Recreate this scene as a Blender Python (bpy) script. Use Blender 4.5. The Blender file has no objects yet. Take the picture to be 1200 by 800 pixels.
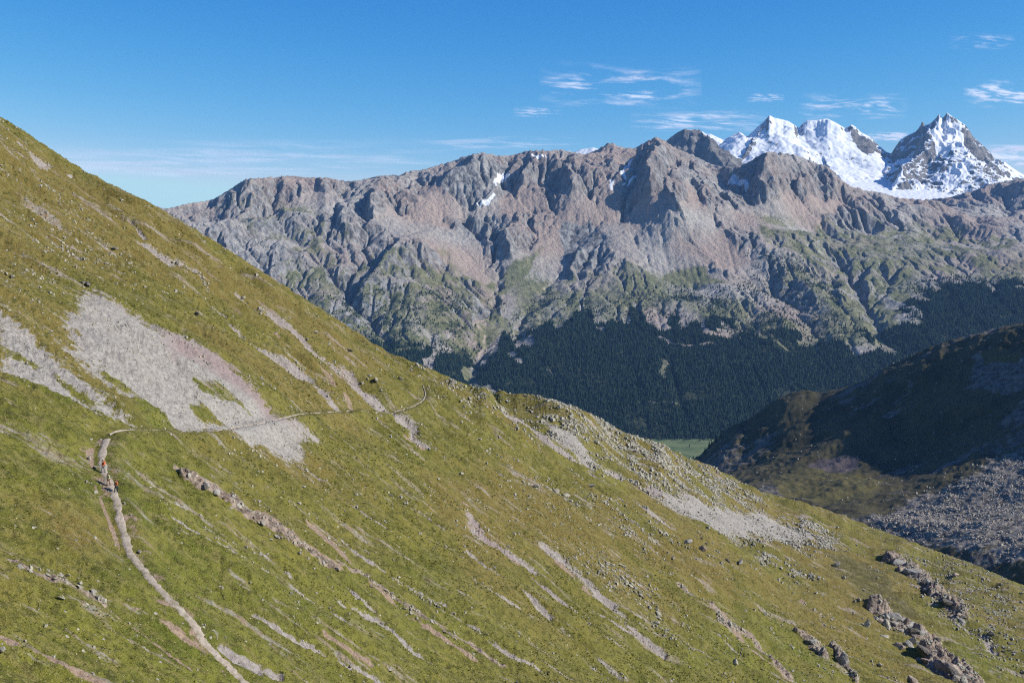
import bpy, math, random
import numpy as np
random.seed(7)
RNG = np.random.default_rng(11)
R = math.radians
C = bpy.context.scene.collection
F = 1286.0
PITCH = math.atan(100.0 / F)
CP, SP = math.cos(PITCH), math.sin(PITCH)

# ------------------------------------------------------------------ survey helpers
def ray(px, py):
    """direction (x, z) per metre forward for a sight line of the survey photograph"""
    x = (px - 600.0) / F; v = (400.0 - py) / F
    Y = CP + v * SP; Z = -SP + v * CP
    return x / Y, Z / Y
def P(px, py, Y):
    a, b = ray(px, py)
    return (a * Y, Y, b * Y)

# ------------------------------------------------------------------ noise
def _h(ix, iy, s):
    n = (ix.astype(np.int64) * 374761393 + iy.astype(np.int64) * 668265263 + s * 1442695041) & 0xffffffff
    n = ((n ^ (n >> 13)) * 1274126177) & 0xffffffff
    n = (n ^ (n >> 16)) & 0xffffffff
    return n.astype(np.float32) * np.float32(2 * math.pi / 4294967296.0)
def perlin(x, y, s=0):
    x = np.asarray(x, np.float64); y = np.asarray(y, np.float64)
    fx0 = np.floor(x); fy0 = np.floor(y)
    ix = fx0.astype(np.int64); iy = fy0.astype(np.int64)
    fx = (x - fx0).astype(np.float32); fy = (y - fy0).astype(np.float32)
    def g(dx, dy):
        a = _h(ix + dx, iy + dy, s)
        return np.cos(a) * (fx - dx) + np.sin(a) * (fy - dy)
    u = fx * fx * fx * (fx * (fx * 6 - 15) + 10); v = fy * fy * fy * (fy * (fy * 6 - 15) + 10)
    n0 = g(0, 0) * (1 - u) + g(1, 0) * u
    n1 = g(0, 1) * (1 - u) + g(1, 1) * u
    return (n0 * (1 - v) + n1 * v) * 1.5
def fbm(x, y, octv=5, s=0, gain=0.5, ridged=False):
    out = np.zeros(np.shape(x), np.float32); a = 1.0; f = 1.0
    for o in range(octv):
        n = perlin(x * f + 17.3 * o, y * f - 9.1 * o, s + o)
        out += a * ((1 - 2 * np.abs(n)) if ridged else n)
        a *= gain; f *= 2.03
    return out
def worley(x, y, s=0):
    x = np.asarray(x, np.float64); y = np.asarray(y, np.float64); ix = np.floor(x).astype(np.int64); iy = np.floor(y).astype(np.int64)
    best = np.full(x.shape, 9.0, np.float32)
    for a in (-1, 0, 1):
        for b in (-1, 0, 1):
            h1 = _h(ix + a, iy + b, s) / np.float32(2 * math.pi); h2 = _h(ix + a, iy + b, s + 71) / np.float32(2 * math.pi)
            best = np.minimum(best, np.hypot(ix + a + h1 - x, iy + b + h2 - y).astype(np.float32))
    return best
def sstep(a, b, x):
    t = np.clip((x - a) / (b - a), 0, 1); return t * t * (3 - 2 * t)

# ------------------------------------------------------------------ thin plate spline
class TPS:
    def __init__(s, pts, lam=0.0, lin=False):
        p = np.array(pts, float); s.c = p[:, :2].copy(); s.sc = np.ptp(s.c, axis=0).max(); s.m = s.c.mean(0)
        q = (s.c - s.m) / s.sc; s.q = q; s.lin = lin
        n = len(q); K = s.k(np.hypot(q[:, None, 0] - q[None, :, 0], q[:, None, 1] - q[None, :, 1]))
        K[np.arange(n), np.arange(n)] += lam
        Pm = np.c_[np.ones(n), q]
        A = np.zeros((n + 3, n + 3)); A[:n, :n] = K; A[:n, n:] = Pm; A[n:, :n] = Pm.T
        s.w = np.linalg.solve(A, np.r_[p[:, 2], np.zeros(3)])
    def k(s, r):
        return -r if s.lin else np.where(r > 1e-9, r * r * np.log(np.maximum(r, 1e-9)), 0)
    def __call__(s, x, y):
        sh = np.shape(x); X = (np.ravel(x) - s.m[0]) / s.sc; Y = (np.ravel(y) - s.m[1]) / s.sc
        out = s.w[-3] + s.w[-2] * X + s.w[-1] * Y
        for i, (a, b) in enumerate(s.q):
            r2 = (X - a) ** 2 + (Y - b) ** 2
            out += s.w[i] * (-np.sqrt(r2) if s.lin else 0.5 * r2 * np.log(np.maximum(r2, 1e-18)))
        return out.reshape(sh)

# ------------------------------------------------------------------ meshes
def mesh_from(name, V, Fc, mat=None, smooth=True, parent=None, attrs=None):
    me = bpy.data.meshes.new(name)
    V = np.ascontiguousarray(V, np.float32); Fc = np.ascontiguousarray(Fc, np.int32)
    k = Fc.shape[1]
    me.vertices.add(len(V)); me.vertices.foreach_set('co', V.ravel())
    me.loops.add(Fc.size); me.loops.foreach_set('vertex_index', Fc.ravel())
    me.polygons.add(len(Fc)); me.polygons.foreach_set('loop_start', np.arange(0, Fc.size, k, dtype=np.int32))
    me.polygons.foreach_set('use_smooth', np.full(len(Fc), smooth))
    for an, arr in (attrs or {}).items():
        at = me.attributes.new(an, 'FLOAT_COLOR', 'POINT')
        a = np.zeros((len(V), 4), np.float32); a[:, :arr.shape[1]] = arr
        at.data.foreach_set('color', a.ravel())
    me.update(calc_edges=True)
    if mat: me.materials.append(mat)
    o = bpy.data.objects.new(name, me); C.objects.link(o)
    if parent: o.parent = parent
    return o
def grid_faces(nu, nv, flip=False):
    i = np.arange(nu * nv).reshape(nu, nv)
    a, b, c, d = i[:-1, :-1].ravel(), i[1:, :-1].ravel(), i[1:, 1:].ravel(), i[:-1, 1:].ravel()
    return np.c_[a, d, c, b] if flip else np.c_[a, b, c, d]
def tag(o, label=None, cat=None, group=None, kind=None):
    if label: o['label'] = label
    if cat: o['category'] = cat
    if group: o['group'] = group
    if kind: o['kind'] = kind
    return o

class Polar:
    """terrain sheet: fan of columns u = x / y, each with its own row distances"""
    def __init__(s, u, y0, y1, nv, H, power=1.0):
        s.u = u; t = np.linspace(0, 1, nv) ** power
        y0 = np.broadcast_to(y0, u.shape); y1 = np.broadcast_to(y1, u.shape)
        s.Y = y0[:, None] * (y1 / y0)[:, None] ** t[None, :]
        s.X = u[:, None] * s.Y
        s.Z = H(s.X, s.Y)
    def skyline(s, px, py, ramp=(0.75, 0.97), smooth=4, lim=None):
        """lift or lower the crest line so its profile agrees with the surveyed one"""
        for it in range(3):
            el = s.Z / s.Y
            j = el.argmax(1); cur = el.max(1); yc = s.Y[np.arange(len(s.u)), j]
            pxs = np.array([ray(a, 300)[0] for a in (0, 1200)])
            pxc = s.u * F + 600.0                      # close to exact at small pitch
            tgt = np.array([ray(a, b)[1] for a, b in zip(pxc, np.interp(pxc, px, py))])
            inside = (pxc > px[0] - 1) & (pxc < px[-1] + 1)
            d = tgt - cur; ii = np.nonzero(inside)[0]; d[:ii[0]] = d[ii[0]:ii[0] + 5].mean(); d[ii[-1]:] = d[ii[-1] - 5:ii[-1] + 1].mean()
            k = np.ones(smooth) / smooth
            if smooth > 1: d = np.convolve(np.pad(d, smooth, 'edge'), k, 'same')[smooth:-smooth]
            kk = np.ones(25) / 25
            yc = np.convolve(np.pad(yc, 25, 'edge'), kk, 'same')[25:-25]
            w = sstep(ramp[0], ramp[1], s.Y / yc[:, None])
            s.Z = s.Z + d[:, None] * s.Y * w
    def cast(s, px, py):
        a, b = ray(px, py)
        fi = np.interp(a, s.u, np.arange(len(s.u))); i = int(round(fi))
        el = s.Z[i] / s.Y[i]
        k = np.nonzero(el >= b)[0]
        j = int(k[0]) if len(k) else int(el.argmax())
        if j == 0: j = 1
        t = (b - el[j - 1]) / max(el[j] - el[j - 1], 1e-9); t = min(max(t, 0), 1)
        y = s.Y[i, j - 1] + t * (s.Y[i, j] - s.Y[i, j - 1])
        return np.array([a * y, y, s.Z[i, j - 1] + t * (s.Z[i, j] - s.Z[i, j - 1])])
    def z_at(s, x, y):
        x = np.asarray(x, float); y = np.asarray(y, float)
        fu = np.interp(x / y, s.u, np.arange(len(s.u))); i0 = np.clip(fu.astype(int), 0, len(s.u) - 2); fu = fu - i0
        def col(i):
            t = np.log(y / s.Y[i, 0]) / np.log(s.Y[i, -1] / s.Y[i, 0])
            t = np.clip(t, 0, 1) ** (1 / s.pw) * (s.Y.shape[1] - 1)
            j = np.clip(t.astype(int), 0, s.Y.shape[1] - 2); f = t - j
            return s.Z[i, j] * (1 - f) + s.Z[i, j + 1] * f
        return col(i0) * (1 - fu) + col(i0 + 1) * fu
    pw = 1.0
    def build(s, name, mat, attrs):
        V = np.stack([s.X, s.Y, s.Z], -1).reshape(-1, 3)
        return mesh_from(name, V, grid_faces(*s.X.shape), mat, True, None,
                         {k: np.stack(v, -1).reshape(-1, len(v)) for k, v in attrs.items()})

def poly_mask(X, Y, poly, soft):
    """signed soft inside mask of a ground polygon (world x, y)"""
    poly = np.array(poly)[:, :2]; out = np.zeros(X.shape, np.float32)
    lo = poly.min(0) - soft; hi = poly.max(0) + soft
    sel = (X > lo[0]) & (X < hi[0]) & (Y > lo[1]) & (Y < hi[1])
    if not sel.any(): return out
    x = X[sel]; y = Y[sel]; ins = np.zeros(x.shape, bool); dm = np.full(x.shape, 1e9)
    for (x0, y0), (x1, y1) in zip(poly, np.roll(poly, -1, 0)):
        if y0 != y1:
            c = ((y0 > y) != (y1 > y)) & (x < (x1 - x0) * (y - y0) / (y1 - y0) + x0); ins ^= c
        L2 = (x1 - x0) ** 2 + (y1 - y0) ** 2 + 1e-9
        t = np.clip(((x - x0) * (x1 - x0) + (y - y0) * (y1 - y0)) / L2, 0, 1)
        dm = np.minimum(dm, np.hypot(x - x0 - t * (x1 - x0), y - y0 - t * (y1 - y0)))
    out[sel] = np.clip(0.5 + 0.5 * np.where(ins, dm, -dm) / soft, 0, 1); return out
def line_mask(X, Y, pts, w):
    """soft mask along a ground polyline; w = half widths in metres per point"""
    pts = np.array(pts)[:, :2]; w = np.array(w, float); out = np.zeros(X.shape, np.float32); m = w.max() * 2
    for k in range(len(pts) - 1):
        (x0, y0), (x1, y1) = pts[k], pts[k + 1]
        sel = (X > min(x0, x1) - m) & (X < max(x0, x1) + m) & (Y > min(y0, y1) - m) & (Y < max(y0, y1) + m)
        if not sel.any(): continue
        x = X[sel]; y = Y[sel]
        t = np.clip(((x - x0) * (x1 - x0) + (y - y0) * (y1 - y0)) / ((x1 - x0) ** 2 + (y1 - y0) ** 2 + 1e-9), 0, 1)
        d = np.hypot(x - x0 - t * (x1 - x0), y - y0 - t * (y1 - y0)) / (w[k] * (1 - t) + w[k + 1] * t)
        out[sel] = np.maximum(out[sel], np.clip(1 - 0.5 * d, 0, 1))
    return out

# ------------------------------------------------------------------ materials
class N:
    def __init__(s, name):
        s.m = bpy.data.materials.new(name); s.m.use_nodes = True; s.t = s.m.node_tree
        s.b = s.t.nodes['Principled BSDF']; s.b.inputs['Roughness'].default_value = 0.9
        s.b.inputs['Specular IOR Level'].default_value = 0.2
    def n(s, ty, **kw):
        x = s.t.nodes.new(ty)
        for k, v in kw.items(): setattr(x, k, v)
        return x
    def l(s, a, b): s.t.links.new(a, b)
    def put(s, inp, v):
        if isinstance(v, (int, float)): inp.default_value = v
        elif isinstance(v, tuple): inp.default_value = (*v, 1.0)[:4] if len(inp.default_value) == 4 else v
        else: s.l(v, inp)
    def coord(s, scale=(1, 1, 1), rot=(0, 0, 0)):
        tc = s.n('ShaderNodeTexCoord'); mp = s.n('ShaderNodeMapping'); mp.inputs['Scale'].default_value = scale
        mp.inputs['Rotation'].default_value = rot; s.l(tc.outputs['Object'], mp.inputs['Vector']); return mp.outputs[0]
    def noise(s, sc, detail=6, rough=0.6, vec=None, dist=0.0, dim='3D'):
        x = s.n('ShaderNodeTexNoise'); x.noise_dimensions = dim; x.inputs['Scale'].default_value = sc
        x.inputs['Detail'].default_value = detail; x.inputs['Roughness'].default_value = rough
        x.inputs['Distortion'].default_value = dist
        s.l(vec if vec is not None else s.coord(), x.inputs['Vector']); return x.outputs['Fac']
    def ramp(s, v, a, b, lo=0.0, hi=1.0):
        x = s.n('ShaderNodeMapRange'); x.interpolation_type = 'SMOOTHSTEP'; s.put(x.inputs['Value'], v)
        x.inputs['From Min'].default_value = a; x.inputs['From Max'].default_value = b
        x.inputs['To Min'].default_value = lo; x.inputs['To Max'].default_value = hi; return x.outputs[0]
    def math(s, op, a, b=0.0, c=0.0):
        x = s.n('ShaderNodeMath', operation=op); s.put(x.inputs[0], a); s.put(x.inputs[1], b); s.put(x.inputs[2], c); return x.outputs[0]
    def mix(s, f, a, b):
        x = s.n('ShaderNodeMix', data_type='RGBA'); s.put(x.inputs['Factor'], f); s.put(x.inputs[6], a); s.put(x.inputs[7], b); return x.outputs[2]
    def mulc(s, a, b):
        x = s.n('ShaderNodeMix', data_type='RGBA', blend_type='MULTIPLY'); x.inputs['Factor'].default_value = 1
        s.put(x.inputs[6], a); s.put(x.inputs[7], b); return x.outputs[2]
    def attr(s, nm):
        x = s.n('ShaderNodeAttribute', attribute_name=nm); sp = s.n('ShaderNodeSeparateColor'); s.l(x.outputs['Color'], sp.inputs[0])
        return sp.outputs[0], sp.outputs[1], sp.outputs[2], x.outputs['Alpha']
    def nz(s):
        g = s.n('ShaderNodeNewGeometry'); sp = s.n('ShaderNodeSeparateXYZ'); s.l(g.outputs['Normal'], sp.inputs[0]); return sp.outputs[2]
    def bump(s, h, dist, strength=1.0, prev=None):
        x = s.n('ShaderNodeBump'); x.inputs['Distance'].default_value = dist; x.inputs['Strength'].default_value = strength
        s.l(h, x.inputs['Height'])
        if prev is not None: s.l(prev, x.inputs['Normal'])
        return x.outputs[0]
    def out(s, col, nrm=None, rough=None):
        s.put(s.b.inputs['Base Color'], col)
        if nrm is not None: s.l(nrm, s.b.inputs['Normal'])
        if rough is not None: s.put(s.b.inputs['Roughness'], rough)
        return s.m

def brk(n, mask, noise, k=0.55):
    """break the edge of a soft mask with noise -> crisp irregular outline"""
    v = n.math('ADD', mask, n.math('MULTIPLY', n.math('SUBTRACT', noise, 0.5), k * 2))
    return n.ramp(v, 0.42, 0.58)

def mat_slope():
    n = N('alpine_slope')
    scree, rock, brown, green = n.attr('cover'); pink, stony, soil, heath = n.attr('tint')
    nA = n.noise(0.9, 6, 0.65); nB = n.noise(0.12, 5, 0.6); nC = n.noise(4.5, 3, 0.6); nD = n.noise(0.02, 4, 0.5)
    st = n.noise(1.0, 5, 0.6, n.coord((0.05, 0.35, 0.05), (0, 0, R(-8))))
    g1 = n.mix(n.ramp(nB, 0.38, 0.62), (0.100, 0.094, 0.012), (0.172, 0.152, 0.026))
    g1 = n.mix(n.math('MULTIPLY', n.ramp(nD, 0.45, 0.57), 0.95), g1, (0.175, 0.130, 0.032))
    g1 = n.mix(n.math('MULTIPLY', green, 0.9), g1, n.mix(n.ramp(nB, 0.35, 0.65), (0.084, 0.110, 0.008), (0.162, 0.172, 0.020)))
    bm = n.ramp(n.math('ADD', brown, n.math('MULTIPLY', n.math('SUBTRACT', nB, 0.5), 1.0)), 0.25, 0.75)
    g1 = n.mix(bm, g1, n.mix(n.ramp(nA, 0.4, 0.6), (0.140, 0.098, 0.022), (0.222, 0.165, 0.045)))
    hm = n.ramp(n.math('ADD', heath, n.math('MULTIPLY', n.math('SUBTRACT', nA, 0.5), 0.8)), 0.35, 0.7)
    g1 = n.mix(hm, g1, (0.085, 0.070, 0.028))
    # tufts: darker green cushions and dry pale blades
    nE = n.noise(0.45, 7, 0.72, n.coord((0.7, 1.6, 0.7)))
    g1 = n.mix(n.ramp(nA, 0.48, 0.60, 0, 0.70), g1, (0.042, 0.046, 0.008))
    g1 = n.mix(n.ramp(nE, 0.50, 0.62, 0, 0.70), g1, (0.200, 0.168, 0.055))
    g1 = n.mix(n.ramp(nE, 0.44, 0.34, 0, 0.55), g1, (0.055, 0.050, 0.012))
    g1 = n.mix(n.ramp(nC, 0.56, 0.68, 0, 0.65), g1, (0.28, 0.25, 0.085))
    nF = n.noise(9.0, 4, 0.75)
    g1 = n.mix(n.ramp(nF, 0.52, 0.66, 0, 0.45), g1, (0.32, 0.29, 0.11)); g1 = n.mix(n.ramp(nF, 0.48, 0.36, 0, 0.75), g1, (0.035, 0.036, 0.006))
    # small natural bare streaks everywhere, along the fall line
    st2 = n.noise(1.0, 6, 0.65, n.coord((0.14, 0.8, 0.14), (0, 0, R(-8))))
    bare = n.math('MAXIMUM', n.ramp(st, 0.585, 0.66), n.ramp(st2, 0.615, 0.68, 0, 0.85))
    gr = n.noise(2.2, 8, 0.72)
    vor = n.n('ShaderNodeTexVoronoi'); vor.inputs['Scale'].default_value = 1.7; n.l(n.coord(), vor.inputs['Vector'])
    vc = n.n('ShaderNodeSeparateColor'); n.l(vor.outputs['Color'], vc.inputs[0])
    grav = n.mix(n.ramp(gr, 0.32, 0.68), (0.19, 0.17, 0.145), (0.34, 0.315, 0.28))
    grav = n.mix(n.math('MULTIPLY', n.ramp(vc.outputs[0], 0.2, 0.9), 0.5), grav, (0.42, 0.395, 0.35))
    grav = n.mix(n.math('MULTIPLY', pink, 0.75), grav, n.mix(n.ramp(gr, 0.35, 0.65), (0.22, 0.15, 0.142), (0.33, 0.245, 0.23)))
    soilc = n.mix(n.ramp(gr, 0.35, 0.65), (0.19, 0.125, 0.085), (0.34, 0.255, 0.185))
    rockc = n.mix(n.ramp(n.noise(0.8, 8, 0.75), 0.38, 0.6), (0.10, 0.072, 0.056), (0.34, 0.27, 0.205))
    edge = n.noise(0.8, 9, 0.78)
    c = n.mix(n.math('MULTIPLY', bare, n.ramp(stony, 0.0, 0.6, 0.7, 1)), g1, n.mix(n.ramp(nA, 0.4, 0.6), grav, soilc))
    c = n.mix(brk(n, soil, edge, 0.7), c, soilc)
    c = n.mix(brk(n, scree, edge, 0.85), c, grav)
    c = n.mix(brk(n, rock, edge, 0.6), c, rockc)
    # pale pebbles where the slope is stony
    v2 = n.n('ShaderNodeTexVoronoi'); v2.inputs['Scale'].default_value = 1.5; n.l(n.coord(), v2.inputs['Vector'])
    v2c = n.n('ShaderNodeSeparateColor'); n.l(v2.outputs['Color'], v2c.inputs[0])
    thr = n.math('MULTIPLY_ADD', stony, 0.55, 0.022)
    peb = n.math('MULTIPLY', n.math('LESS_THAN', v2c.outputs[1], thr), n.math('LESS_THAN', v2.outputs['Distance'], n.math('MULTIPLY_ADD', v2c.outputs[2], 0.26, 0.08)))
    c = n.mix(peb, c, n.mix(v2c.outputs[0], (0.26, 0.235, 0.19), (0.44, 0.41, 0.33)))
    h = n.math('ADD', n.math('MULTIPLY', nC, 0.35), nA)
    h = n.math('ADD', h, n.math('MULTIPLY', peb, 0.4))
    return n.out(c, n.bump(h, 0.55, 0.9))

def mat_path():
    n = N('trodden_earth'); a = n.noise(1.6, 7, 0.7); b = n.noise(9, 3, 0.6)
    c = n.mix(n.ramp(a, 0.35, 0.65), (0.27, 0.22, 0.17), (0.40, 0.345, 0.28)); c = n.mix(n.ramp(b, 0.55, 0.7, 0, 0.6), c, (0.42, 0.38, 0.31)); c = n.mix(n.ramp(n.noise(0.5, 5, 0.7), 0.5, 0.62, 0, 0.5), c, (0.15, 0.13, 0.07))
    return n.out(c, n.bump(a, 0.2, 0.6))

def mat_stone(name, lo, hi, lichen=(0.30, 0.30, 0.15), sc=1.0, dark=(0.06, 0.05, 0.045)):
    n = N(name)
    oi = n.n('ShaderNodeObjectInfo'); at = n.n('ShaderNodeAttribute', attribute_name='tone')
    sp = n.n('ShaderNodeSeparateColor'); n.l(at.outputs['Color'], sp.inputs[0])
    rnd = n.math('FRACT', n.math('ADD', oi.outputs['Random'], sp.outputs[0]))
    g = n.n('ShaderNodeNewGeometry'); mp = n.n('ShaderNodeMapping'); n.l(g.outputs['Position'], mp.inputs['Vector'])
    v = mp.outputs[0]
    a = n.noise(0.9 * sc, 7, 0.7, v); b = n.noise(3.5 * sc, 5, 0.7, v)
    c = n.mix(n.ramp(a, 0.33, 0.66), lo, hi)
    c = n.mix(n.math('MULTIPLY', rnd, 0.45), c, (hi[0] * 1.15, hi[1] * 1.13, hi[2] * 1.08))
    c = n.mix(n.ramp(b, 0.58, 0.70, 0, 0.6), c, lichen)
    c = n.mix(n.ramp(b, 0.42, 0.32, 0, 0.7), c, dark)
    return n.out(c, n.bump(n.math('ADD', a, b), 0.35, 0.8))

def mat_range():
    n = N('mountain_rock')
    forest, grass, scree, snow = n.attr('cover'); dark, flow, pink, shrub = n.attr('tint')
    nz = n.nz()
    big = n.noise(0.004, 6, 0.6); mid = n.noise(0.02, 8, 0.7); fine = n.noise(0.09, 5, 0.7)
    # near-vertical ribs and tilted strata of the crags
    strat = n.noise(1.0, 7, 0.72, n.coord((0.022, 0.022, 0.010), (R(20), R(-15), 0)))
    rock = n.mix(n.ramp(mid, 0.36, 0.64), (0.155, 0.154, 0.148), (0.47, 0.46, 0.43))
    rock = n.mix(n.ramp(strat, 0.48, 0.62, 0, 0.7), rock, (0.11, 0.108, 0.108))
    rock = n.mix(n.math('MULTIPLY', n.math('MAXIMUM', pink, n.ramp(big, 0.5, 0.65)), 0.5), rock, (0.25, 0.175, 0.14))
    scr = n.mix(n.ramp(mid, 0.4, 0.6), (0.33, 0.305, 0.27), (0.44, 0.405, 0.36))
    scr = n.mix(n.math('MULTIPLY', pink, 0.9), scr, n.mix(n.ramp(fine, 0.4, 0.6), (0.32, 0.235, 0.19), (0.41, 0.33, 0.275)))
    flat = n.ramp(n.math('ADD', nz, n.math('MULTIPLY', n.math('SUBTRACT', mid, 0.5), 0.35)), 0.66, 0.80)
    c = n.mix(flat, rock, scr)
    c = n.mix(brk(n, scree, mid, 0.5), c, scr)
    gcol = n.mix(n.ramp(mid, 0.38, 0.6), (0.115, 0.130, 0.050), (0.215, 0.210, 0.105))
    gm = n.math('MULTIPLY', n.ramp(n.math('ADD', grass, n.math('MULTIPLY', n.math('SUBTRACT', fine, 0.5), 1.3)), 0.32, 0.72), n.ramp(nz, 0.55, 0.72))
    c = n.mix(n.math('MULTIPLY', gm, 0.92), c, gcol)
    sm = n.ramp(n.math('ADD', shrub, n.math('MULTIPLY', n.math('SUBTRACT', fine, 0.5), 1.6)), 0.55, 0.75)
    c = n.mix(sm, c, (0.040, 0.055, 0.024))
    c = n.mix(brk(n, dark, mid, 0.6), c, n.mix(n.ramp(strat, 0.38, 0.6), (0.085, 0.085, 0.088), (0.34, 0.33, 0.31)))
    c = n.mix(brk(n, forest, fine, 0.5), c, (0.035, 0.045, 0.020))
    c = n.mix(brk(n, snow, mid, 0.35), c, (0.86, 0.88, 0.90))
    h = n.math('ADD', n.math('MULTIPLY', fine, 0.5), n.math('ADD', mid, n.math('MULTIPLY', strat, 0.9)))
    return n.out(c, n.bump(h, 26.0, 0.75))

def mat_snow():
    n = N('snow_and_rock')
    snow, rk, ice, _ = n.attr('cover'); nz = n.nz()
    mid = n.noise(0.010, 8, 0.72); st = n.noise(1.0, 7, 0.75, n.coord((0.012, 0.012, 0.0035), (R(12), R(18), 0)))
    rock = n.mix(n.ramp(mid, 0.36, 0.62), (0.085, 0.08, 0.078), (0.27, 0.25, 0.225))
    v = n.math('ADD', snow, n.math('MULTIPLY', n.math('SUBTRACT', st, 0.5), 1.05))
    v = n.math('ADD', v, n.math('MULTIPLY', n.math('SUBTRACT', nz, 0.70), 1.5))
    sm = n.ramp(v, 0.46, 0.56)
    c = n.mix(sm, rock, (0.80, 0.82, 0.84))
    h = n.math('MULTIPLY', n.math('ADD', mid, st), n.math('SUBTRACT', 1.02, sm))
    return n.out(c, n.bump(h, 60.0, 0.8))

def mat_hill():
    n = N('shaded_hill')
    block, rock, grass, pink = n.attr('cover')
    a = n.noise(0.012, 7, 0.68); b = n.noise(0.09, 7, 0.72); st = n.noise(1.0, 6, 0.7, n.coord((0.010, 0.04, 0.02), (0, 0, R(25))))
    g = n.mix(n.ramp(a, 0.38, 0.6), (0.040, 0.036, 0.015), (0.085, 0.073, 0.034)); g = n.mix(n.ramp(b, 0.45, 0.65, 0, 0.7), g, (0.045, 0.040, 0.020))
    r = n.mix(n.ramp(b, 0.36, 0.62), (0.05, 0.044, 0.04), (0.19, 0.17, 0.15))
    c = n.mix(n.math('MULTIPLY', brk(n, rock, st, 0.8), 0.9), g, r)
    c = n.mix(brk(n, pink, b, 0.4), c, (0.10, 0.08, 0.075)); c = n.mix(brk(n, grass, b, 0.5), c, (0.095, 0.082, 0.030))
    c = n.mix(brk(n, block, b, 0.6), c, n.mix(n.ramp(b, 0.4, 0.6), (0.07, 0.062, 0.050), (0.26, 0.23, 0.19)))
    return n.out(c, n.bump(n.math('ADD', n.math('MULTIPLY', b, 0.8), a), 3.0, 0.8))

def simple(name, col, rough=0.8, var=0.0, sc=20):
    n = N(name)
    c = col
    if var:
        c = n.mix(n.ramp(n.noise(sc, 4, 0.6), 0.3, 0.7), tuple(k * (1 - var) for k in col), tuple(min(1, k * (1 + var)) for k in col))
    return n.out(c, None, rough)

# ================================================================== LAYOUT: near slope
DEPTH = {0: [(135, 340), (200, 290), (300, 225), (400, 180), (500, 150), (600, 128), (700, 110), (800, 95)],
 200: [(248, 385), (300, 312), (400, 230), (500, 182), (600, 150), (700, 128), (800, 112)],
 400: [(379, 405), (430, 330), (500, 257), (600, 199), (700, 162), (800, 137)],
 500: [(435, 455), (500, 324), (600, 236), (700, 186), (800, 153)],
 600: [(461, 560), (500, 430), (550, 350), (600, 291), (700, 219), (800, 175)],
 700: [(488, 660), (520, 545), (560, 450), (600, 375), (700, 268), (800, 203)],
 800: [(536, 780), (570, 630), (600, 520), (650, 405), (700, 326), (800, 243)],
 900: [(576, 850), (600, 720), (630, 590), (660, 505), (700, 425), (750, 350), (800, 295)],
 1000: [(606, 880), (630, 745), (660, 625), (700, 515), (750, 425), (800, 358)],
 1100: [(641, 860), (670, 705), (700, 590), (750, 480), (800, 410)],
 1200: [(681, 800), (710, 650), (740, 560), (800, 455)]}
ctl = []
for px, L in DEPTH.items():
    for py, Y in L: ctl.append(P(px, py, Y))
    x, y, z = P(px, *L[0])
    for f, dr in ((1.18, 0.10), (1.5, 0.24)):       # the ground falls away behind the crest
        ctl.append((x * f, y * f, z * f - y * dr))
ctl += [(-150, 60, 42), (-220, 140, 108), (-260, 250, 150), (-330, 380, 190), (0, 0, -1.7), (0, 28, -19), (0, 55, -36), (-60, 0, 4), (70, 0, -26), (60, 45, -50),
        (160, 60, -95), (160, 150, -108), (260, 250, -150), (380, 380, -200), (0, -60, 18), (-120, -80, 60), (120, -80, -20), (420, 600, -235), (-40, 60, -20), (250, 0, -90)]
tps = TPS(ctl, 1e-5)
def Hs(x, y):
    z = tps(x, y)
    # relief: broad humps, gullies running down the fall line, turf cushions
    w = np.clip(y / 140.0, 0.35, 3.0)
    wx = x + 6 * perlin(x / 40, y / 40, 91)
    z += 2.4 * fbm(x / 60.0, y / 42.0, 3, 3) + 1.15 * w * fbm(wx / 36.0 + 0.02 * y, y / 9.0, 3, 21)
    z += 0.40 * fbm(x / 5.5, y / 4.0, 3, 40) + 0.22 * fbm(x / 1.1, y / 1.0, 2, 55)
    return z
def lane(p):  # crest distance used for the far edge of the fan
    return np.interp(p, [-300, 0, 200, 400, 500, 600, 700, 800, 900, 1000, 1100, 1200, 1500], [330, 345, 390, 420, 470, 580, 680, 800, 880, 900, 880, 820, 760])
u = np.linspace(-0.60, 0.60, 1300)
near = Polar(u, 48.0, lane(u * F + 600) * 1.35, 1150, Hs)
SKY_NEAR = [(0, 133), (15, 141), (30, 150), (60, 171), (100, 198), (140, 219), (180, 238), (220, 262), (262, 288), (300, 313), (345, 342), (390, 371), (430, 397), (455, 413), (480, 422), (515, 437), (550, 452), (590, 460), (625, 462), (655, 470), (690, 483), (720, 500), (745, 511), (780, 520), (800, 533), (830, 543), (855, 555), (880, 568), (905, 578), (950, 589), (990, 602), (1030, 618), (1060, 628), (1100, 643), (1150, 660), (1200, 681)]
near.skyline([a for a, b in SKY_NEAR], [b for a, b in SKY_NEAR], smooth=21)
W = near.cast
def wpoly(pts, T=near): return [T.cast(*p) for p in pts]
def wline(pts, widths, T=near):
    q = [T.cast(*p) for p in pts]; return q, [w * 0.5 * a[1] / F for w, a in zip(widths, q)]

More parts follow.
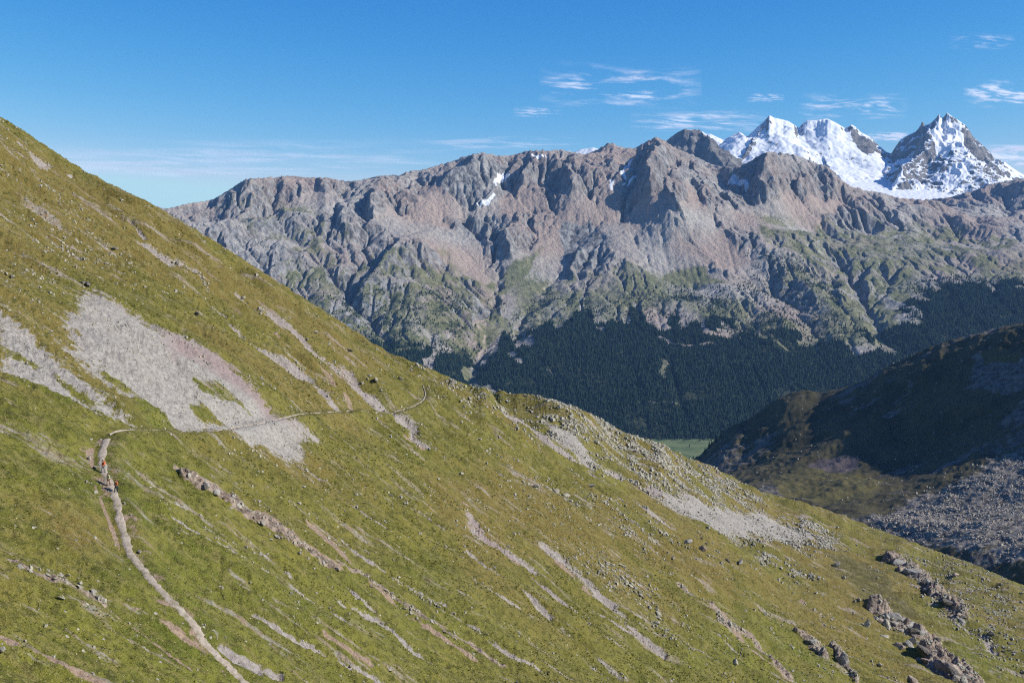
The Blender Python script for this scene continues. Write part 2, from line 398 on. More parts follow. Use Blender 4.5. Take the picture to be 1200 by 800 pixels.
SCREE = [[(95, 350), (115, 345), (135, 355), (165, 375), (190, 392), (215, 395), (245, 408), (270, 430), (300, 455), (325, 475), (345, 492), (368, 508), (350, 514), (355, 528), (333, 538), (305, 530), (285, 522), (270, 512), (240, 502), (205, 499), (185, 487), (160, 470), (140, 456), (115, 440), (97, 425), (83, 410), (92, 396), (85, 382), (75, 372)],
 [(0, 372), (20, 385), (40, 398), (60, 413), (90, 438), (120, 458), (140, 473), (158, 488), (140, 491), (110, 480), (80, 465), (50, 452), (20, 438), (0, 430)],
 [(795, 575), (830, 588), (870, 600), (900, 605), (950, 622), (958, 633), (925, 634), (900, 632), (850, 625), (820, 612), (798, 602), (770, 588)],
 [(640, 495), (665, 505), (690, 530), (700, 545), (680, 540), (655, 520)]]
GREENS = [[(226, 437), (245, 446), (275, 463), (292, 481), (272, 474), (245, 461)], [(222, 474), (240, 480), (262, 490), (267, 499), (245, 496), (230, 487)],
 [(158, 462), (180, 474), (207, 496), (190, 498), (165, 478)], [(308, 470), (335, 492), (325, 488)], [(5, 404), (20, 408), (48, 424), (38, 424), (15, 413)], [(60, 432), (85, 448), (120, 470), (110, 474), (80, 455)], [(0, 432), (40, 447), (90, 470), (130, 490), (80, 474), (40, 457), (0, 442)], [(110, 425), (140, 445), (160, 462), (150, 462), (125, 446)]]
ST = [  # bare streaks: points, widths in the survey photograph
 ([(167, 287), (195, 303), (227, 320), (243, 340)], [3, 6, 5, 2]), ([(243, 315), (265, 335), (287, 353), (330, 384), (376, 419), (404, 440), (430, 458), (452, 474), (482, 495), (517, 535)], [2, 4, 5, 5, 8, 10, 12, 12, 10, 3]),
 ([(264, 377), (292, 401), (330, 420), (355, 440), (393, 473)], [3, 6, 8, 10, 10]), ([(400, 447), (430, 465), (460, 490), (490, 515), (505, 528)], [6, 10, 9, 7, 3]),
 ([(590, 480), (625, 503), (660, 527), (690, 543), (733, 560), (790, 587), (820, 600)], [6, 10, 14, 10, 16, 18, 14]), ([(640, 520), (700, 560), (760, 600), (800, 622)], [3, 6, 8, 4]),
 ([(400, 583), (425, 600), (447, 615)], [2, 4, 3]), ([(470, 585), (500, 603), (533, 633), (573, 667), (600, 682), (643, 718)], [3, 5, 5, 4, 4, 5]),
 ([(548, 600), (567, 627), (590, 645), (617, 663), (633, 683), (660, 705), (687, 726)], [9, 14, 15, 14, 8, 6, 3]),
 ([(650, 650), (683, 677), (710, 703), (735, 730), (760, 755), (787, 778)], [14, 17, 18, 14, 8, 5]), ([(690, 710), (725, 735), (760, 760)], [5, 4, 3]),
 ([(400, 628), (433, 657), (483, 690), (523, 713), (567, 743), (607, 773), (650, 798)], [5, 6, 7, 8, 5, 4, 2]), ([(400, 703), (440, 727), (477, 757), (527, 787)], [6, 6, 5, 2]),
 ([(560, 677), (585, 695), (613, 713), (663, 753)], [2, 3, 3, 2]), ([(663, 737), (700, 770), (720, 785), (740, 799)], [4, 9, 10, 10]), ([(400, 770), (450, 799)], [5, 5]),
 ([(187, 578), (205, 586), (223, 596)], [3, 8, 5]), ([(200, 600), (233, 623), (270, 642)], [3, 4, 3]), ([(240, 617), (287, 640), (320, 655), (347, 673)], [3, 5, 5, 2]), ([(277, 650), (317, 673), (347, 690), (397, 717)], [3, 5, 7, 4]),
 ([(297, 720), (333, 740), (360, 750), (383, 762)], [3, 5, 5, 2]), ([(240, 740), (260, 755), (273, 767), (300, 783), (330, 794)], [4, 8, 8, 10, 5]),
 ([(800, 710), (830, 735), (867, 763)], [3, 3, 2]), ([(410, 690), (433, 715), (440, 722)], [3, 3, 2]), ([(540, 690), (556, 700)], [6, 4]), ([(240, 355), (262, 372)], [3, 3]), ([(150, 160 + 100), (175, 283)], [3, 3]),
 ([(20, 165), (45, 185), (75, 200)], [3, 6, 3]), ([(55, 275), (90, 300)], [4, 4]), ([(0, 365), (30, 375), (60, 392)], [4, 5, 3]), ([(340, 545), (380, 570), (440, 610)], [2, 3, 2]), ([(480, 500), (510, 528)], [6, 4]), ([(1133, 737), (1160, 755), (1197, 775)], [6, 9, 8])]
ROCKS = [([(213, 550), (240, 568), (267, 580), (300, 605), (335, 630), (367, 652), (397, 668)], [6, 12, 11, 12, 12, 12, 8]), ([(400, 662), (443, 688), (500, 725), (550, 753), (590, 778)], [9, 9, 12, 9, 4]),
 ([(7, 657), (43, 672), (77, 680), (117, 698)], [4, 9, 14, 8]), ([(1042, 648), (1060, 660), (1083, 676), (1095, 695), (1112, 708), (1130, 727)], [6, 14, 14, 12, 10, 5]), ([(1030, 717), (1055, 735), (1087, 750)], [14, 26, 20]),
 ([(1093, 762), (1115, 780), (1133, 799)], [20, 36, 40]), ([(943, 743), (960, 762), (973, 779)], [7, 10, 5]), ([(973, 753), (985, 772), (1000, 794)], [6, 8, 8]), ([(800, 687), (843, 723), (883, 750), (910, 777), (927, 799)], [8, 11, 12, 9, 9])]
SOILS = [([(362, 600), (385, 628), (405, 655), (440, 690), (500, 735), (560, 772)], [8, 14, 14, 12, 10, 6]), ([(800, 690), (850, 726), (900, 775), (925, 799)], [10, 15, 14, 12]), ([(552, 612), (600, 655), (650, 702)], [10, 14, 8]), ([(225, 565), (300, 600), (360, 640), (400, 668)], [10, 16, 16, 10]), ([(655, 660), (700, 700), (750, 745)], [10, 20, 12]), ([(330, 395), (390, 445), (440, 490), (500, 530)], [5, 8, 10, 6]), ([(100, 700), (170, 745), (230, 790)], [3, 5, 4]), ([(500, 560), (560, 600)], [4, 6]), ([(380, 740), (430, 775), (470, 799)], [6, 8, 8]), ([(700, 600), (760, 640), (800, 670)], [5, 8, 5]), ([(940, 700), (960, 720), (985, 740)], [4, 6, 4]),
 ([(0, 742), (43, 760), (100, 787), (140, 805)], [12, 18, 18, 16]), ([(125, 692), (167, 713), (200, 735), (232, 757)], [5, 11, 13, 9]), ([(360, 605), (378, 625), (397, 645)], [8, 15, 12]), ([(112, 545), (108, 525), (116, 512)], [5, 7, 4]), ([(112, 570), (128, 600), (140, 640)], [3, 5, 4])]
BROWNS = [([(0, 150), (60, 185), (200, 270), (310, 330), (430, 410), (440, 440), (330, 380), (200, 330), (60, 300), (0, 320)], 14), ([(520, 540), (620, 560), (720, 600), (820, 640), (880, 700), (820, 690), (740, 640), (640, 640), (520, 600)], 10),
 ([(830, 560), (900, 585), (960, 620), (1040, 660), (1060, 720), (1000, 730), (930, 660), (870, 590)], 14), ([(60, 590), (130, 600), (110, 650), (30, 620)], 6), ([(250, 470), (330, 520), (420, 560), (380, 575), (260, 520)], 8)]
HEATHS = [([(975, 650), (1020, 660), (1050, 690), (1080, 720), (1070, 735), (1035, 720), (1000, 690), (975, 665)], 6)]
GREENF = [([(0, 480), (200, 560), (400, 620), (600, 720), (700, 800), (0, 800)], 14), ([(130, 520), (330, 560), (420, 600), (380, 620), (180, 560)], 8), ([(480, 520), (560, 545), (600, 580), (520, 560)], 8), ([(900, 720), (1000, 800), (760, 800), (800, 740)], 10), ([(1080, 700), (1200, 790), (1200, 800), (1130, 790)], 10)]
STONY = [([(470, 425), (550, 452), (625, 462), (690, 483), (800, 532), (860, 560), (900, 590), (860, 600), (780, 575), (700, 535), (620, 500), (540, 480)], 12, 0.72), ([(620, 555), (690, 580), (750, 600), (800, 640), (760, 645), (690, 610), (600, 585)], 8, 0.5),
 ([(660, 640), (720, 650), (790, 700), (800, 760), (740, 720), (680, 680)], 6, 0.5), ([(870, 600), (940, 605), (985, 625), (960, 640), (880, 636)], 8, 1.0), ([(880, 640), (925, 655), (962, 682), (930, 682), (895, 664)], 6, 0.9),
 ([(1050, 650), (1130, 650), (1200, 690), (1200, 800), (1140, 760), (1080, 700)], 10, 0.5), ([(0, 160), (120, 250), (200, 330), (120, 330), (0, 260)], 8, 0.35), ([(0, 280), (90, 330), (80, 420), (0, 370)], 6, 0.5), ([(300, 480), (400, 520), (500, 600), (420, 640), (300, 560)], 8, 0.15)]
X, Y = near.X, near.Y
wob = (3.0 * Y / 300) * perlin(X / 14, Y / 14, 5); wob2 = (3.0 * Y / 300) * perlin(X / 14, Y / 14, 6)
XW, YW = X + wob, Y + wob2
scree = np.zeros(X.shape, np.float32); rock = scree.copy(); brown = scree.copy(); green = scree.copy(); pink = scree.copy(); stony = scree.copy(); soil = scree.copy(); heath = scree.copy()
for p in SCREE: q = wpoly(p); scree = np.maximum(scree, poly_mask(XW, YW, q, 0.020 * q[0][1]))
for p, w in ST: scree = np.maximum(scree, line_mask(XW, YW, *wline(p, [k * 1.6 + 0.8 for k in w])))
pink = np.maximum(pink, 0.45 * scree * (1 - sum(poly_mask(X, Y, wpoly(p), 3) for p in SCREE)).clip(0, 1))
for p, w in ROCKS: rock = np.maximum(rock, line_mask(XW, YW, *wline(p, w)))
for p, w in SOILS: soil = np.maximum(soil, line_mask(XW, YW, *wline(p, w)))
for p in GREENS:
    q = wpoly(p); m = poly_mask(XW, YW, q, 0.008 * q[0][1]); scree = np.minimum(scree, 1 - m); green = np.maximum(green, m)
for p, s in BROWNS: brown = np.maximum(brown, poly_mask(XW, YW, wpoly(p), s * 2.0))
for p, s in HEATHS: heath = np.maximum(heath, poly_mask(XW, YW, wpoly(p), s * 1.5))
for p, s in GREENF: green = np.maximum(green, 0.8 * poly_mask(XW, YW, wpoly(p), s * 1.5))
for p, s, k in STONY: stony = np.maximum(stony, k * poly_mask(XW, YW, wpoly(p), s * 1.2))
pink = np.maximum(pink, poly_mask(XW, YW, wpoly([(195, 390), (245, 405), (300, 450), (350, 495), (320, 490), (285, 455), (240, 425), (200, 410)]), 3)); pink = np.maximum(pink, line_mask(XW, YW, *wline([(548, 600), (590, 645), (640, 690)], [20, 22, 12])))
pink = np.maximum(pink, 0.5 * poly_mask(XW, YW, wpoly([(400, 380), (480, 450), (420, 470), (200, 300)]), 6))
stony = np.maximum(stony, 0.18 * sstep(0.1, 0.5, fbm(X / 30, Y / 14, 3, 77)))
stony = np.maximum(stony, 0.7 * np.maximum(scree, rock)); stony = np.maximum(stony, 0.35 * soil)

brkn = np.clip(1.0 + 0.9 * fbm(X / 16, Y / 2.5, 6, 990, 0.65), 0.15, 1.1)
big_sc = np.zeros(X.shape, np.float32)
for p in SCREE: big_sc = np.maximum(big_sc, poly_mask(X, Y, wpoly(p), 2))
scree = scree * np.maximum(big_sc, brkn); soil = soil * np.clip(0.80 + 1.1 * fbm(X / 5, Y / 4, 4, 995), 0, 1.1)
# the trail: levelled into the slope
TRAIL = [(126, 509), (124, 516), (121, 530), (118.5, 546), (123, 558), (129, 567), (137, 580), (140, 600), (146.5, 623), (153, 645), (167, 662), (182, 683), (200, 703), (220, 722), (232, 738), (238, 756), (253, 768), (273, 782), (290, 797), (306, 812), (330, 835)]
SIDE = [(127, 509), (133, 505), (160, 503), (187, 503), (215, 501), (247, 499), (300, 493), (340, 491), (363, 487), (393, 482), (427, 478), (463, 472), (487, 470), (497, 468), (499, 460), (495, 454)]
def smooth_line(q, n):
    q = np.array(q); d = np.r_[0, np.cumsum(np.hypot(*np.diff(q[:, :2], axis=0).T))]; t = np.linspace(0, d[-1], n)
    for _ in range(2):
        q2 = np.c_[[np.interp(t, d, q[:, k]) for k in range(q.shape[1])]].T
        k = max(3, n // 11) | 1; ker = np.ones(k) / k
        q2 = np.c_[[np.convolve(np.pad(q2[:, c], k, 'edge'), ker, 'same')[k:-k] for c in range(q2.shape[1])]].T
    return q2
def lay(pts, deg, n):
    q = np.array(wpoly(pts)); t = np.r_[0, np.cumsum(np.hypot(*np.diff(np.array(pts, float), axis=0).T))]; tt = np.linspace(0, t[-1], n)
    yy = np.polyval(np.polyfit(t / t[-1], q[:, 1], deg), tt / t[-1]); a = np.interp(tt, t, q[:, 0] / q[:, 1]); k = np.ones(9) / 9
    a = np.convolve(np.pad(a, 9, 'edge'), k, 'same')[9:-9]; return np.c_[a * yy, yy, yy * 0]
tl = lay(TRAIL, 4, 260); sl = lay(SIDE, 3, 420)
def bench(ln, r0, r1, deg):
    t = np.linspace(0, 1, len(ln)); ln[:, 2] = np.polyval(np.polyfit(t, near.z_at(ln[:, 0], ln[:, 1]), deg), t)
    q = ln[::3]; dm = np.full(X.shape, 1e9); zz = np.zeros(X.shape); m = r1 + 2
    for (x0, y0, z0), (x1, y1, z1) in zip(q[:-1], q[1:]):
        sel = (X > min(x0, x1) - m) & (X < max(x0, x1) + m) & (Y > min(y0, y1) - m) & (Y < max(y0, y1) + m)
        if not sel.any(): continue
        x = X[sel]; y = Y[sel]; t = np.clip(((x - x0) * (x1 - x0) + (y - y0) * (y1 - y0)) / ((x1 - x0) ** 2 + (y1 - y0) ** 2 + 1e-9), 0, 1)
        d = np.hypot(x - x0 - t * (x1 - x0), y - y0 - t * (y1 - y0)); b = d < dm[sel]; dm[sel] = np.where(b, d, dm[sel]); zz[sel] = np.where(b, z0 + t * (z1 - z0), zz[sel])
    w = 1 - sstep(r0, r1, dm); near.Z = near.Z + w * 0.92 * (zz - near.Z)
    # the bench stays tilted with the slope outside the tread, so only the bumps go
bench(tl, 0.7, 4.5, 7); bench(sl, 0.5, 5.0, 8)
for ln, hw in ((tl, 0.9), (sl, 0.4)):
    m = line_mask(X, Y, ln[::4], [hw * 2.2] * len(ln[::4]))
    near.Z -= 0.22 * sstep(0.45, 0.75, m); soil = np.maximum(soil, np.where(m > 0.05, 0.30 + 0.35 * m, 0) * (0.6 + 0.5 * perlin(X / 3, Y / 3, 8)))
# rock ribs stand proud; scree lies a little hollow
near.Z += rock * (0.5 * Y / 200) * np.abs(fbm(X / 2.2, Y / 2.2, 4, 61)) * 1.6 - 0.25 * scree
near.Z -= 0.55 * np.clip(Y / 200, 0.5, 2.5) * sstep(0.2, 0.8, scree) * (1 - sum(poly_mask(X, Y, wpoly(p), 3) for p in SCREE)).clip(0, 1)
for p, w, hgt in [([(1035, 722), (1058, 735), (1082, 748)], [26, 34, 24], 4.0), ([(1095, 768), (1115, 785), (1135, 805)], [30, 44, 44], 5.0), ([(1045, 652), (1065, 664), (1085, 680), (1100, 697), (1128, 725)], [12, 20, 20, 18, 10], 4.0), ([(945, 747), (960, 762), (972, 776)], [10, 14, 8], 1.8), ([(976, 757), (988, 775), (1000, 792)], [8, 14, 8], 1.8), ([(225, 558), (262, 582), (310, 612), (367, 652)], [10, 14, 14, 10], 0.9)]:
    m_ = line_mask(XW, YW, *wline(p, w)); near.Z += hgt * sstep(0.15, 0.6, m_) * (0.7 + 0.6 * np.abs(fbm(X / 7, Y / 7, 4, 63))); rock = np.maximum(rock, sstep(0.1, 0.5, m_) * 0.85)
M_SLOPE = mat_slope()
o = near.build('hillside', M_SLOPE, {'cover': [scree, rock, brown, green], 'tint': [pink, stony, soil, heath]})
tag(o, 'steep grassy alpine hillside with scree and bare streaks in the foreground', 'hillside', kind='structure')
# the same hillside around and below the viewpoint
gx, gy = np.meshgrid(np.linspace(-420, 420, 260), np.linspace(-300, 49, 120), indexing='ij')
gz = Hs(gx, gy) - 0.35
zero = np.zeros(gx.shape)
o = mesh_from('hillside', np.stack([gx, gy, gz], -1).reshape(-1, 3), grid_faces(*gx.shape), M_SLOPE, attrs={'cover': np.zeros((gx.size, 4)), 'tint': np.tile([0, .2, 0, 0], (gx.size, 1))})
tag(o, 'grassy hillside around the viewpoint', 'hillside', kind='structure')

def ribbon(name, ln, hw, label, up=0.12):
    n = len(ln); T = np.gradient(ln[:, :2], axis=0); T /= np.linalg.norm(T, axis=1)[:, None]; Nn = np.c_[-T[:, 1], T[:, 0]]
    K = 9; V = []
    for k in range(K):
        f = (k / (K - 1)) * 2 - 1
        wv = hw * (1 + 0.5 * fbm(np.arange(n) / 5.0, np.full(n, 3.0 + np.sign(f) * 4), 3, 12))
        p = ln[:, :2] + Nn * (f * wv)[:, None]
        z = near.z_at(p[:, 0], p[:, 1])
        V.append(np.c_[p, z + up - (up + 0.06) * abs(f) ** 3 + 0.03 * perlin(p[:, 0] * 2, p[:, 1] * 2, 4)])
    V = np.stack(V, 1).reshape(-1, 3)
    o = mesh_from(name, V, grid_faces(n, K), mat_path()); tag(o, label, 'path', kind='structure'); return o
near.pw = 1.0
ribbon('path', tl, 0.58, 'pale trodden hiking path running down the slope to the lower frame edge')
ribbon('path', sl, 0.20, 'thin trail crossing the scree and slope to the right', 0.20)

# ================================================================== far range
def BY(px, py):
    """surveyed distance of the valley side opposite, by sight line"""
    t = np.interp(py, [165, 200, 250, 300, 350, 400, 450, 500, 525], [8150, 7800, 7300, 6750, 6200, 5700, 5200, 4800, 4600])
    l = np.interp(px, [150, 430, 600], [0.90, 0.955, 1.0]); r = np.interp(px, [900, 1050], [0, 1])
    tr = np.interp(py, [225, 240, 270, 300, 350, 400, 450, 525], [9800, 8900, 7900, 7000, 6150, 5600, 5200, 4600])
    return (t * (1 - r) + tr * r) * l
SKY_FAR = [(150, 262), (190, 246), (205, 243), (225, 238), (250, 235), (262, 228), (275, 220), (288, 211), (300, 209), (325, 208), (345, 206), (360, 208), (385, 208), (405, 213), (425, 211), (437, 208), (445, 206), (470, 205), (480, 202), (500, 198), (520, 192), (540, 186), (552, 182), (565, 179), (580, 182), (600, 182), (620, 177), (640, 177), (655, 175), (668, 178), (685, 181), (700, 175), (715, 167), (728, 173), (742, 174), (752, 168), (762, 163), (769, 161), (778, 166), (790, 174), (810, 182), (830, 192), (845, 196), (860, 195), (875, 190), (885, 183), (897, 178), (912, 179), (930, 182), (950, 190), (968, 196), (980, 208), (992, 218), (1010, 223), (1030, 226), (1050, 232), (1080, 234), (1110, 231), (1135, 224), (1155, 216), (1175, 212), (1200, 208), (1300, 200)]
ctl = []
for px in range(60, 1400, 80):
    sk = np.interp(px, [a for a, b in SKY_FAR], [b for a, b in SKY_FAR])
    rows = [r for r in (240, 270, 300, 330, 360, 400, 450, 500, 525) if r > sk + 25]
    for py in [sk + 8] + rows: ctl.append(P(px, py, BY(px, py)))
    x, y, z = P(px, sk, BY(px, sk) + 250)
    ctl.append((x * 1.15, y * 1.15, z - 500)); ctl.append((x * 1.5, y * 1.5, z - 1100))
    ctl.append((px - 600, 4300, -795)) if False else None
ctl = [c for c in ctl if c]
for x in range(-3500, 5000, 700): ctl.append((x, 4150, -792)); ctl.append((x, 3700, -792))
tf = TPS(ctl, 1e-6)
GD = 13.0
gx = np.arange(-4300, 6000, GD); gy = np.arange(3990, 11500, GD)
GX, GY = np.meshgrid(gx, gy, indexing='ij')
HF = tf(GX, GY)
amp = sstep(-760, -300, HF) * (0.35 + 0.65 * sstep(-300, 500, HF)) * (1 - 0.45 * sstep(1500, 2600, GX) * sstep(9000, 6000, GY))
wx = GX + 160 * fbm(GX / 900, GY / 900, 3, 201); wy = GY + 160 * fbm(GX / 900, GY / 900, 3, 211)
HF += amp * (70 * fbm(wx / 1300, wy / 1500, 3, 220) + 75 * (fbm(wx / 620, wy / 900, 5, 230, 0.5, True) - 0.9) + 12 * fbm(wx / 130, wy / 130, 5, 240, 0.6))
# named spurs: (px, py, metres the spur stands forward), steepness on the left and on the right
SPURS = [([(508, 256, 60), (480, 270, 120), (455, 291, 130), (436, 313, 120), (420, 333, 90), (408, 350, 40)], 1.5, 0.30),
 ([(441, 206, 60), (436, 222, 170), (431, 243, 170), (428, 260, 40)], 1.7, 0.55), ([(352, 207, 40), (350, 222, 50)], 1.0, 0.5),
 ([(398, 232, 60), (402, 245, 130), (396, 260, 60)], 1.7, 0.4), ([(614, 178, 40), (612, 192, 150), (614, 210, 60)], 1.7, 0.8),
 ([(655, 176, 60), (668, 192, 150), (672, 212, 170), (662, 232, 90)], 1.6, 0.8), ([(715, 168, 50), (716, 190, 60), (722, 215, 40)], 0.9, 0.9),
 ([(769, 161, 80), (764, 178, 330), (760, 198, 360), (772, 216, 150), (778, 235, 60)], 1.8, 0.75), ([(798, 178, 80), (789, 198, 190), (780, 220, 160), (772, 238, 40)], 1.8, 0.8),
 ([(897, 178, 60), (891, 192, 230), (894, 214, 220), (905, 232, 60)], 1.7, 0.7), ([(604, 245, 30), (598, 262, 120), (590, 285, 120), (580, 300, 30)], 1.3, 0.6), ([(560, 250, 60), (572, 268, 90), (585, 292, 30)], 1.2, 0.8),
 ([(690, 262, 80), (672, 290, 150), (668, 320, 60)], 0.9, 0.8), ([(945, 190, 60), (938, 210, 120), (945, 230, 40)], 0.9, 0.9), ([(830, 205, 60), (822, 235, 100), (815, 255, 30)], 1.3, 0.9), ([(850, 230, 60), (842, 255, 90), (838, 268, 30)], 1.3, 0.9),
 ([(240, 250, 60), (228, 262, 110), (222, 275, 30)], 1.5, 0.5), ([(300, 225, 40), (288, 245, 60), (262, 275, 60)], 1.1, 0.5), ([(330, 300, 30), (318, 312, 80), (312, 322, 20)], 1.5, 0.5), ([(1000, 300, 30), (988, 320, 120), (985, 345, 60)], 1.2, 0.7), ([(1025, 300, 30), (1015, 325, 120), (1020, 350, 40)], 1.2, 0.6)]
class Field:
    def __init__(s, H): s.H = H
    def z(s, x, y):
        fx = np.clip((np.asarray(x) - gx[0]) / GD, 0, len(gx) - 1.001); fy = np.clip((np.asarray(y) - gy[0]) / GD, 0, len(gy) - 1.001)
        i = fx.astype(int); j = fy.astype(int); a = fx - i; b = fy - j; H = s.H
        return (H[i, j] * (1 - a) * (1 - b) + H[i + 1, j] * a * (1 - b) + H[i, j + 1] * (1 - a) * b + H[i + 1, j + 1] * a * b)
    def cast(s, px, py):
        a, b = ray(px, py); ys = np.arange(4050, 11450, 10.0); el = s.z(a * ys, ys) / ys
        k = np.nonzero(el >= b)[0]; y = ys[k[0]] if len(k) else ys[el.argmax()]
        return a * y, y, b * y if len(k) else float(s.z(a * y, y))
fld = Field(HF)
for pts, sl_, sr_ in SPURS:
    q = []
    for px, py, pr in pts:
        x, y, z = fld.cast(px, py); y2 = y - pr; a, b = ray(px, py); q.append((a * y2, y2, b * y2))
    q = np.array(q)
    best = np.full(GX.shape, -1e9)
    lo = q.min(0) - 700; hi = q.max(0) + 700
    sel = (GX > lo[0]) & (GX < hi[0]) & (GY > lo[1]) & (GY < hi[1]); x = GX[sel]; y = GY[sel]; bb = np.full(x.shape, -1e9)
    xx = x + 45 * fbm(x / 190, y / 190, 4, 301); yy = y + 45 * fbm(x / 190, y / 190, 4, 311)
    for (x0, y0, z0), (x1, y1, z1) in zip(q[:-1], q[1:]):
        t = np.clip(((xx - x0) * (x1 - x0) + (yy - y0) * (y1 - y0)) / ((x1 - x0) ** 2 + (y1 - y0) ** 2), 0, 1)
        dx = xx - x0 - t * (x1 - x0); dy = yy - y0 - t * (y1 - y0); d = np.hypot(dx, dy)
        side = dx * (y1 - y0) - dy * (x1 - x0)           # the walk runs toward the viewer: negative y
        left = side > 0
        bb = np.maximum(bb, z0 + t * (z1 - z0) - d * np.where(left, sl_, sr_) - 0.0016 * d * d)
    bb += 10 * fbm(x / 60, y / 60, 3, 320)
    HF[sel] = np.maximum(HF[sel], bb)
for pts, dep_, wd_ in [([(592, 298), (579, 330), (572, 360), (563, 400), (550, 435)], 75, 90), ([(705, 245), (662, 298), (622, 340), (600, 392)], 60, 110), ([(742, 245), (780, 290), (815, 330)], 45, 110), ([(421, 345), (440, 372), (456, 402)], 60, 80), ([(330, 250), (370, 290), (402, 332)], 45, 90), ([(985, 300), (1015, 345), (1040, 395)], 60, 90), ([(885, 300), (930, 350), (962, 395)], 45, 90), ([(455, 235), (520, 270), (570, 310)], 40, 110), ([(830, 250), (868, 300), (885, 330)], 40, 100)]:
    q = np.array([fld.cast(*p) for p in pts]); dd_ = np.full(GX.shape, 1e9); wx = GX + 30 * fbm(GX / 150, GY / 150, 3, 341)
    for (x0, y0, z0), (x1, y1, z1) in zip(q[:-1], q[1:]):
        t = np.clip(((wx - x0) * (x1 - x0) + (GY - y0) * (y1 - y0)) / ((x1 - x0) ** 2 + (y1 - y0) ** 2), 0, 1); dd_ = np.minimum(dd_, np.hypot(wx - x0 - t * (x1 - x0), GY - y0 - t * (y1 - y0)))
    HF -= dep_ * np.exp(-dd_ / wd_)
# stream erosion: flow routing on the grid, implicit incision
def erode(H, dx, n, K, m=0.45):
    nx, ny = H.shape; idx = np.arange(nx * ny).reshape(nx, ny)
    offs = [(-1, -1), (-1, 0), (-1, 1), (0, -1), (0, 1), (1, -1), (1, 0), (1, 1)]
    for it in range(n):
        Hp = np.pad(H, 1, 'edge'); bs = np.zeros(H.shape); rec = idx.copy(); dl = np.full(H.shape, dx)
        for a, b in offs:
            L = dx * math.hypot(a, b); s_ = (H - Hp[1 + a:1 + a + nx, 1 + b:1 + b + ny]) / L
            s_ *= 1 + 0.02 * np.sin(idx * 12.9898 + a * 3 + b * 7 + it)
            better = s_ > bs; bs = np.where(better, s_, bs)
            ni = np.clip(np.arange(nx) + a, 0, nx - 1)[:, None] * ny + np.clip(np.arange(ny) + b, 0, ny - 1)[None, :]
            rec = np.where(better, ni, rec); dl = np.where(better, L, dl)
        rec = rec.ravel(); h = H.ravel().copy()
        # depth of every cell in the drainage tree by pointer doubling
        dep = (rec != idx.ravel()).astype(np.int32); p = rec.copy()
        for _ in range(12):
            dep = dep + dep[p]; p = p[p]
        order = np.argsort(dep, kind='stable'); sd = dep[order]; cuts = np.searchsorted(sd, np.arange(sd[-1] + 2))
        A = np.full(h.size, dx * dx)
        for k in range(len(cuts) - 2, 0, -1):
            c = order[cuts[k]:cuts[k + 1]]
            if len(c): A += np.bincount(rec[c], A[c], h.size) if len(c) > 20000 else 0; 
            if len(c) and len(c) <= 20000: np.add.at(A, rec[c], A[c])
        f = K * A ** m / dl.ravel()
        for k in range(1, len(cuts) - 1):
            c = order[cuts[k]:cuts[k + 1]]
            if len(c): r = rec[c]; h[c] = (h[c] + f[c] * h[r]) / (1 + f[c])
        H = h.reshape(nx, ny)
        # loose rock: very steep cells shed a little
        Hp = np.pad(H, 1, 'edge'); lap = (Hp[2:, 1:-1] + Hp[:-2, 1:-1] + Hp[1:-1, 2:] + Hp[1:-1, :-2]) / 4 - H
        H = H + 0.035 * lap
    return H, A.reshape(nx, ny)
H0 = HF.copy()
HF, FLOW = erode(HF, GD, 18, 0.045)
kk = 0.30 + 0.70 * sstep(-450, 0, H0); HF = H0 * (1 - kk) + HF * kk
fld.H = HF; ffl = Field(np.log(FLOW))
FINE = []
def Hf(x, y):
    z = fld.z(x, y)
    a = sstep(-770, -400, z) * (0.4 + 0.6 * sstep(-400, 400, z))
    g = fbm(x / 60, y / 60, 2, 400)
    return z + a * (5 * fbm(x / 75 + g * 0.3, y / 75, 4, 410, 0.55, True) + 2.0 * fbm(x / 18, y / 18, 3, 420))
u = np.linspace(-0.50, 0.60, 1350)
far = Polar(u, 4080.0, np.interp(u * F + 600, [0, 430, 850, 1000, 1200], [9000, 9200, 9400, 11350, 11350]), 900, Hf)
far.skyline([a for a, b in SKY_FAR], [b for a, b in SKY_FAR], ramp=(0.90, 0.985), smooth=9)
X, Y, Z = far.X, far.Y, far.Z
fz = lambda pts: [far.cast(*p) for p in pts]
wob = 45 * fbm(X / 220, Y / 220, 3, 501); wob2 = 45 * fbm(X / 220, Y / 220, 3, 511); XW, YW = X + wob, Y + wob2
def FP(pts, soft=60): return poly_mask(XW, YW, fz(pts), soft)
def FL(pts, w): return line_mask(XW, YW, *wline(pts, w, far))
forest = FP([(560, 480), (585, 420), (600, 400), (640, 383), (700, 372), (740, 378), (800, 378), (860, 385), (920, 392), (960, 400), (1000, 405), (1060, 425), (1100, 440), (1100, 540), (700, 560)], 190)
forest = np.maximum(forest, FP([(1085, 345), (1120, 330), (1160, 335), (1210, 335), (1300, 330), (1300, 450), (1060, 440), (1020, 425), (1025, 395), (1040, 385), (1068, 375)], 150))
forest = np.maximum(forest, FP([(430, 400), (470, 395), (500, 405), (495, 440), (440, 430)], 25) * 0.7)
forest = np.maximum(forest, FP([(500, 436), (520, 420), (548, 410), (555, 430), (545, 450), (590, 470), (560, 470), (500, 450)], 25))
sparse = FP([(600, 400), (640, 372), (700, 352), (750, 342), (810, 340), (850, 330), (890, 335), (930, 340), (960, 350), (1010, 385), (1030, 410), (960, 410), (860, 392), (740, 385), (640, 392)], 60)
sparse = np.maximum(sparse, FP([(380, 345), (420, 345), (470, 350), (510, 360), (520, 400), (560, 405), (555, 430), (480, 430), (400, 380)], 60))
sparse = np.maximum(sparse, FP([(575, 340), (592, 350), (590, 372), (575, 372)], 20)) * (0.55 + 0.5 * fbm(X / 180, Y / 180, 3, 530))
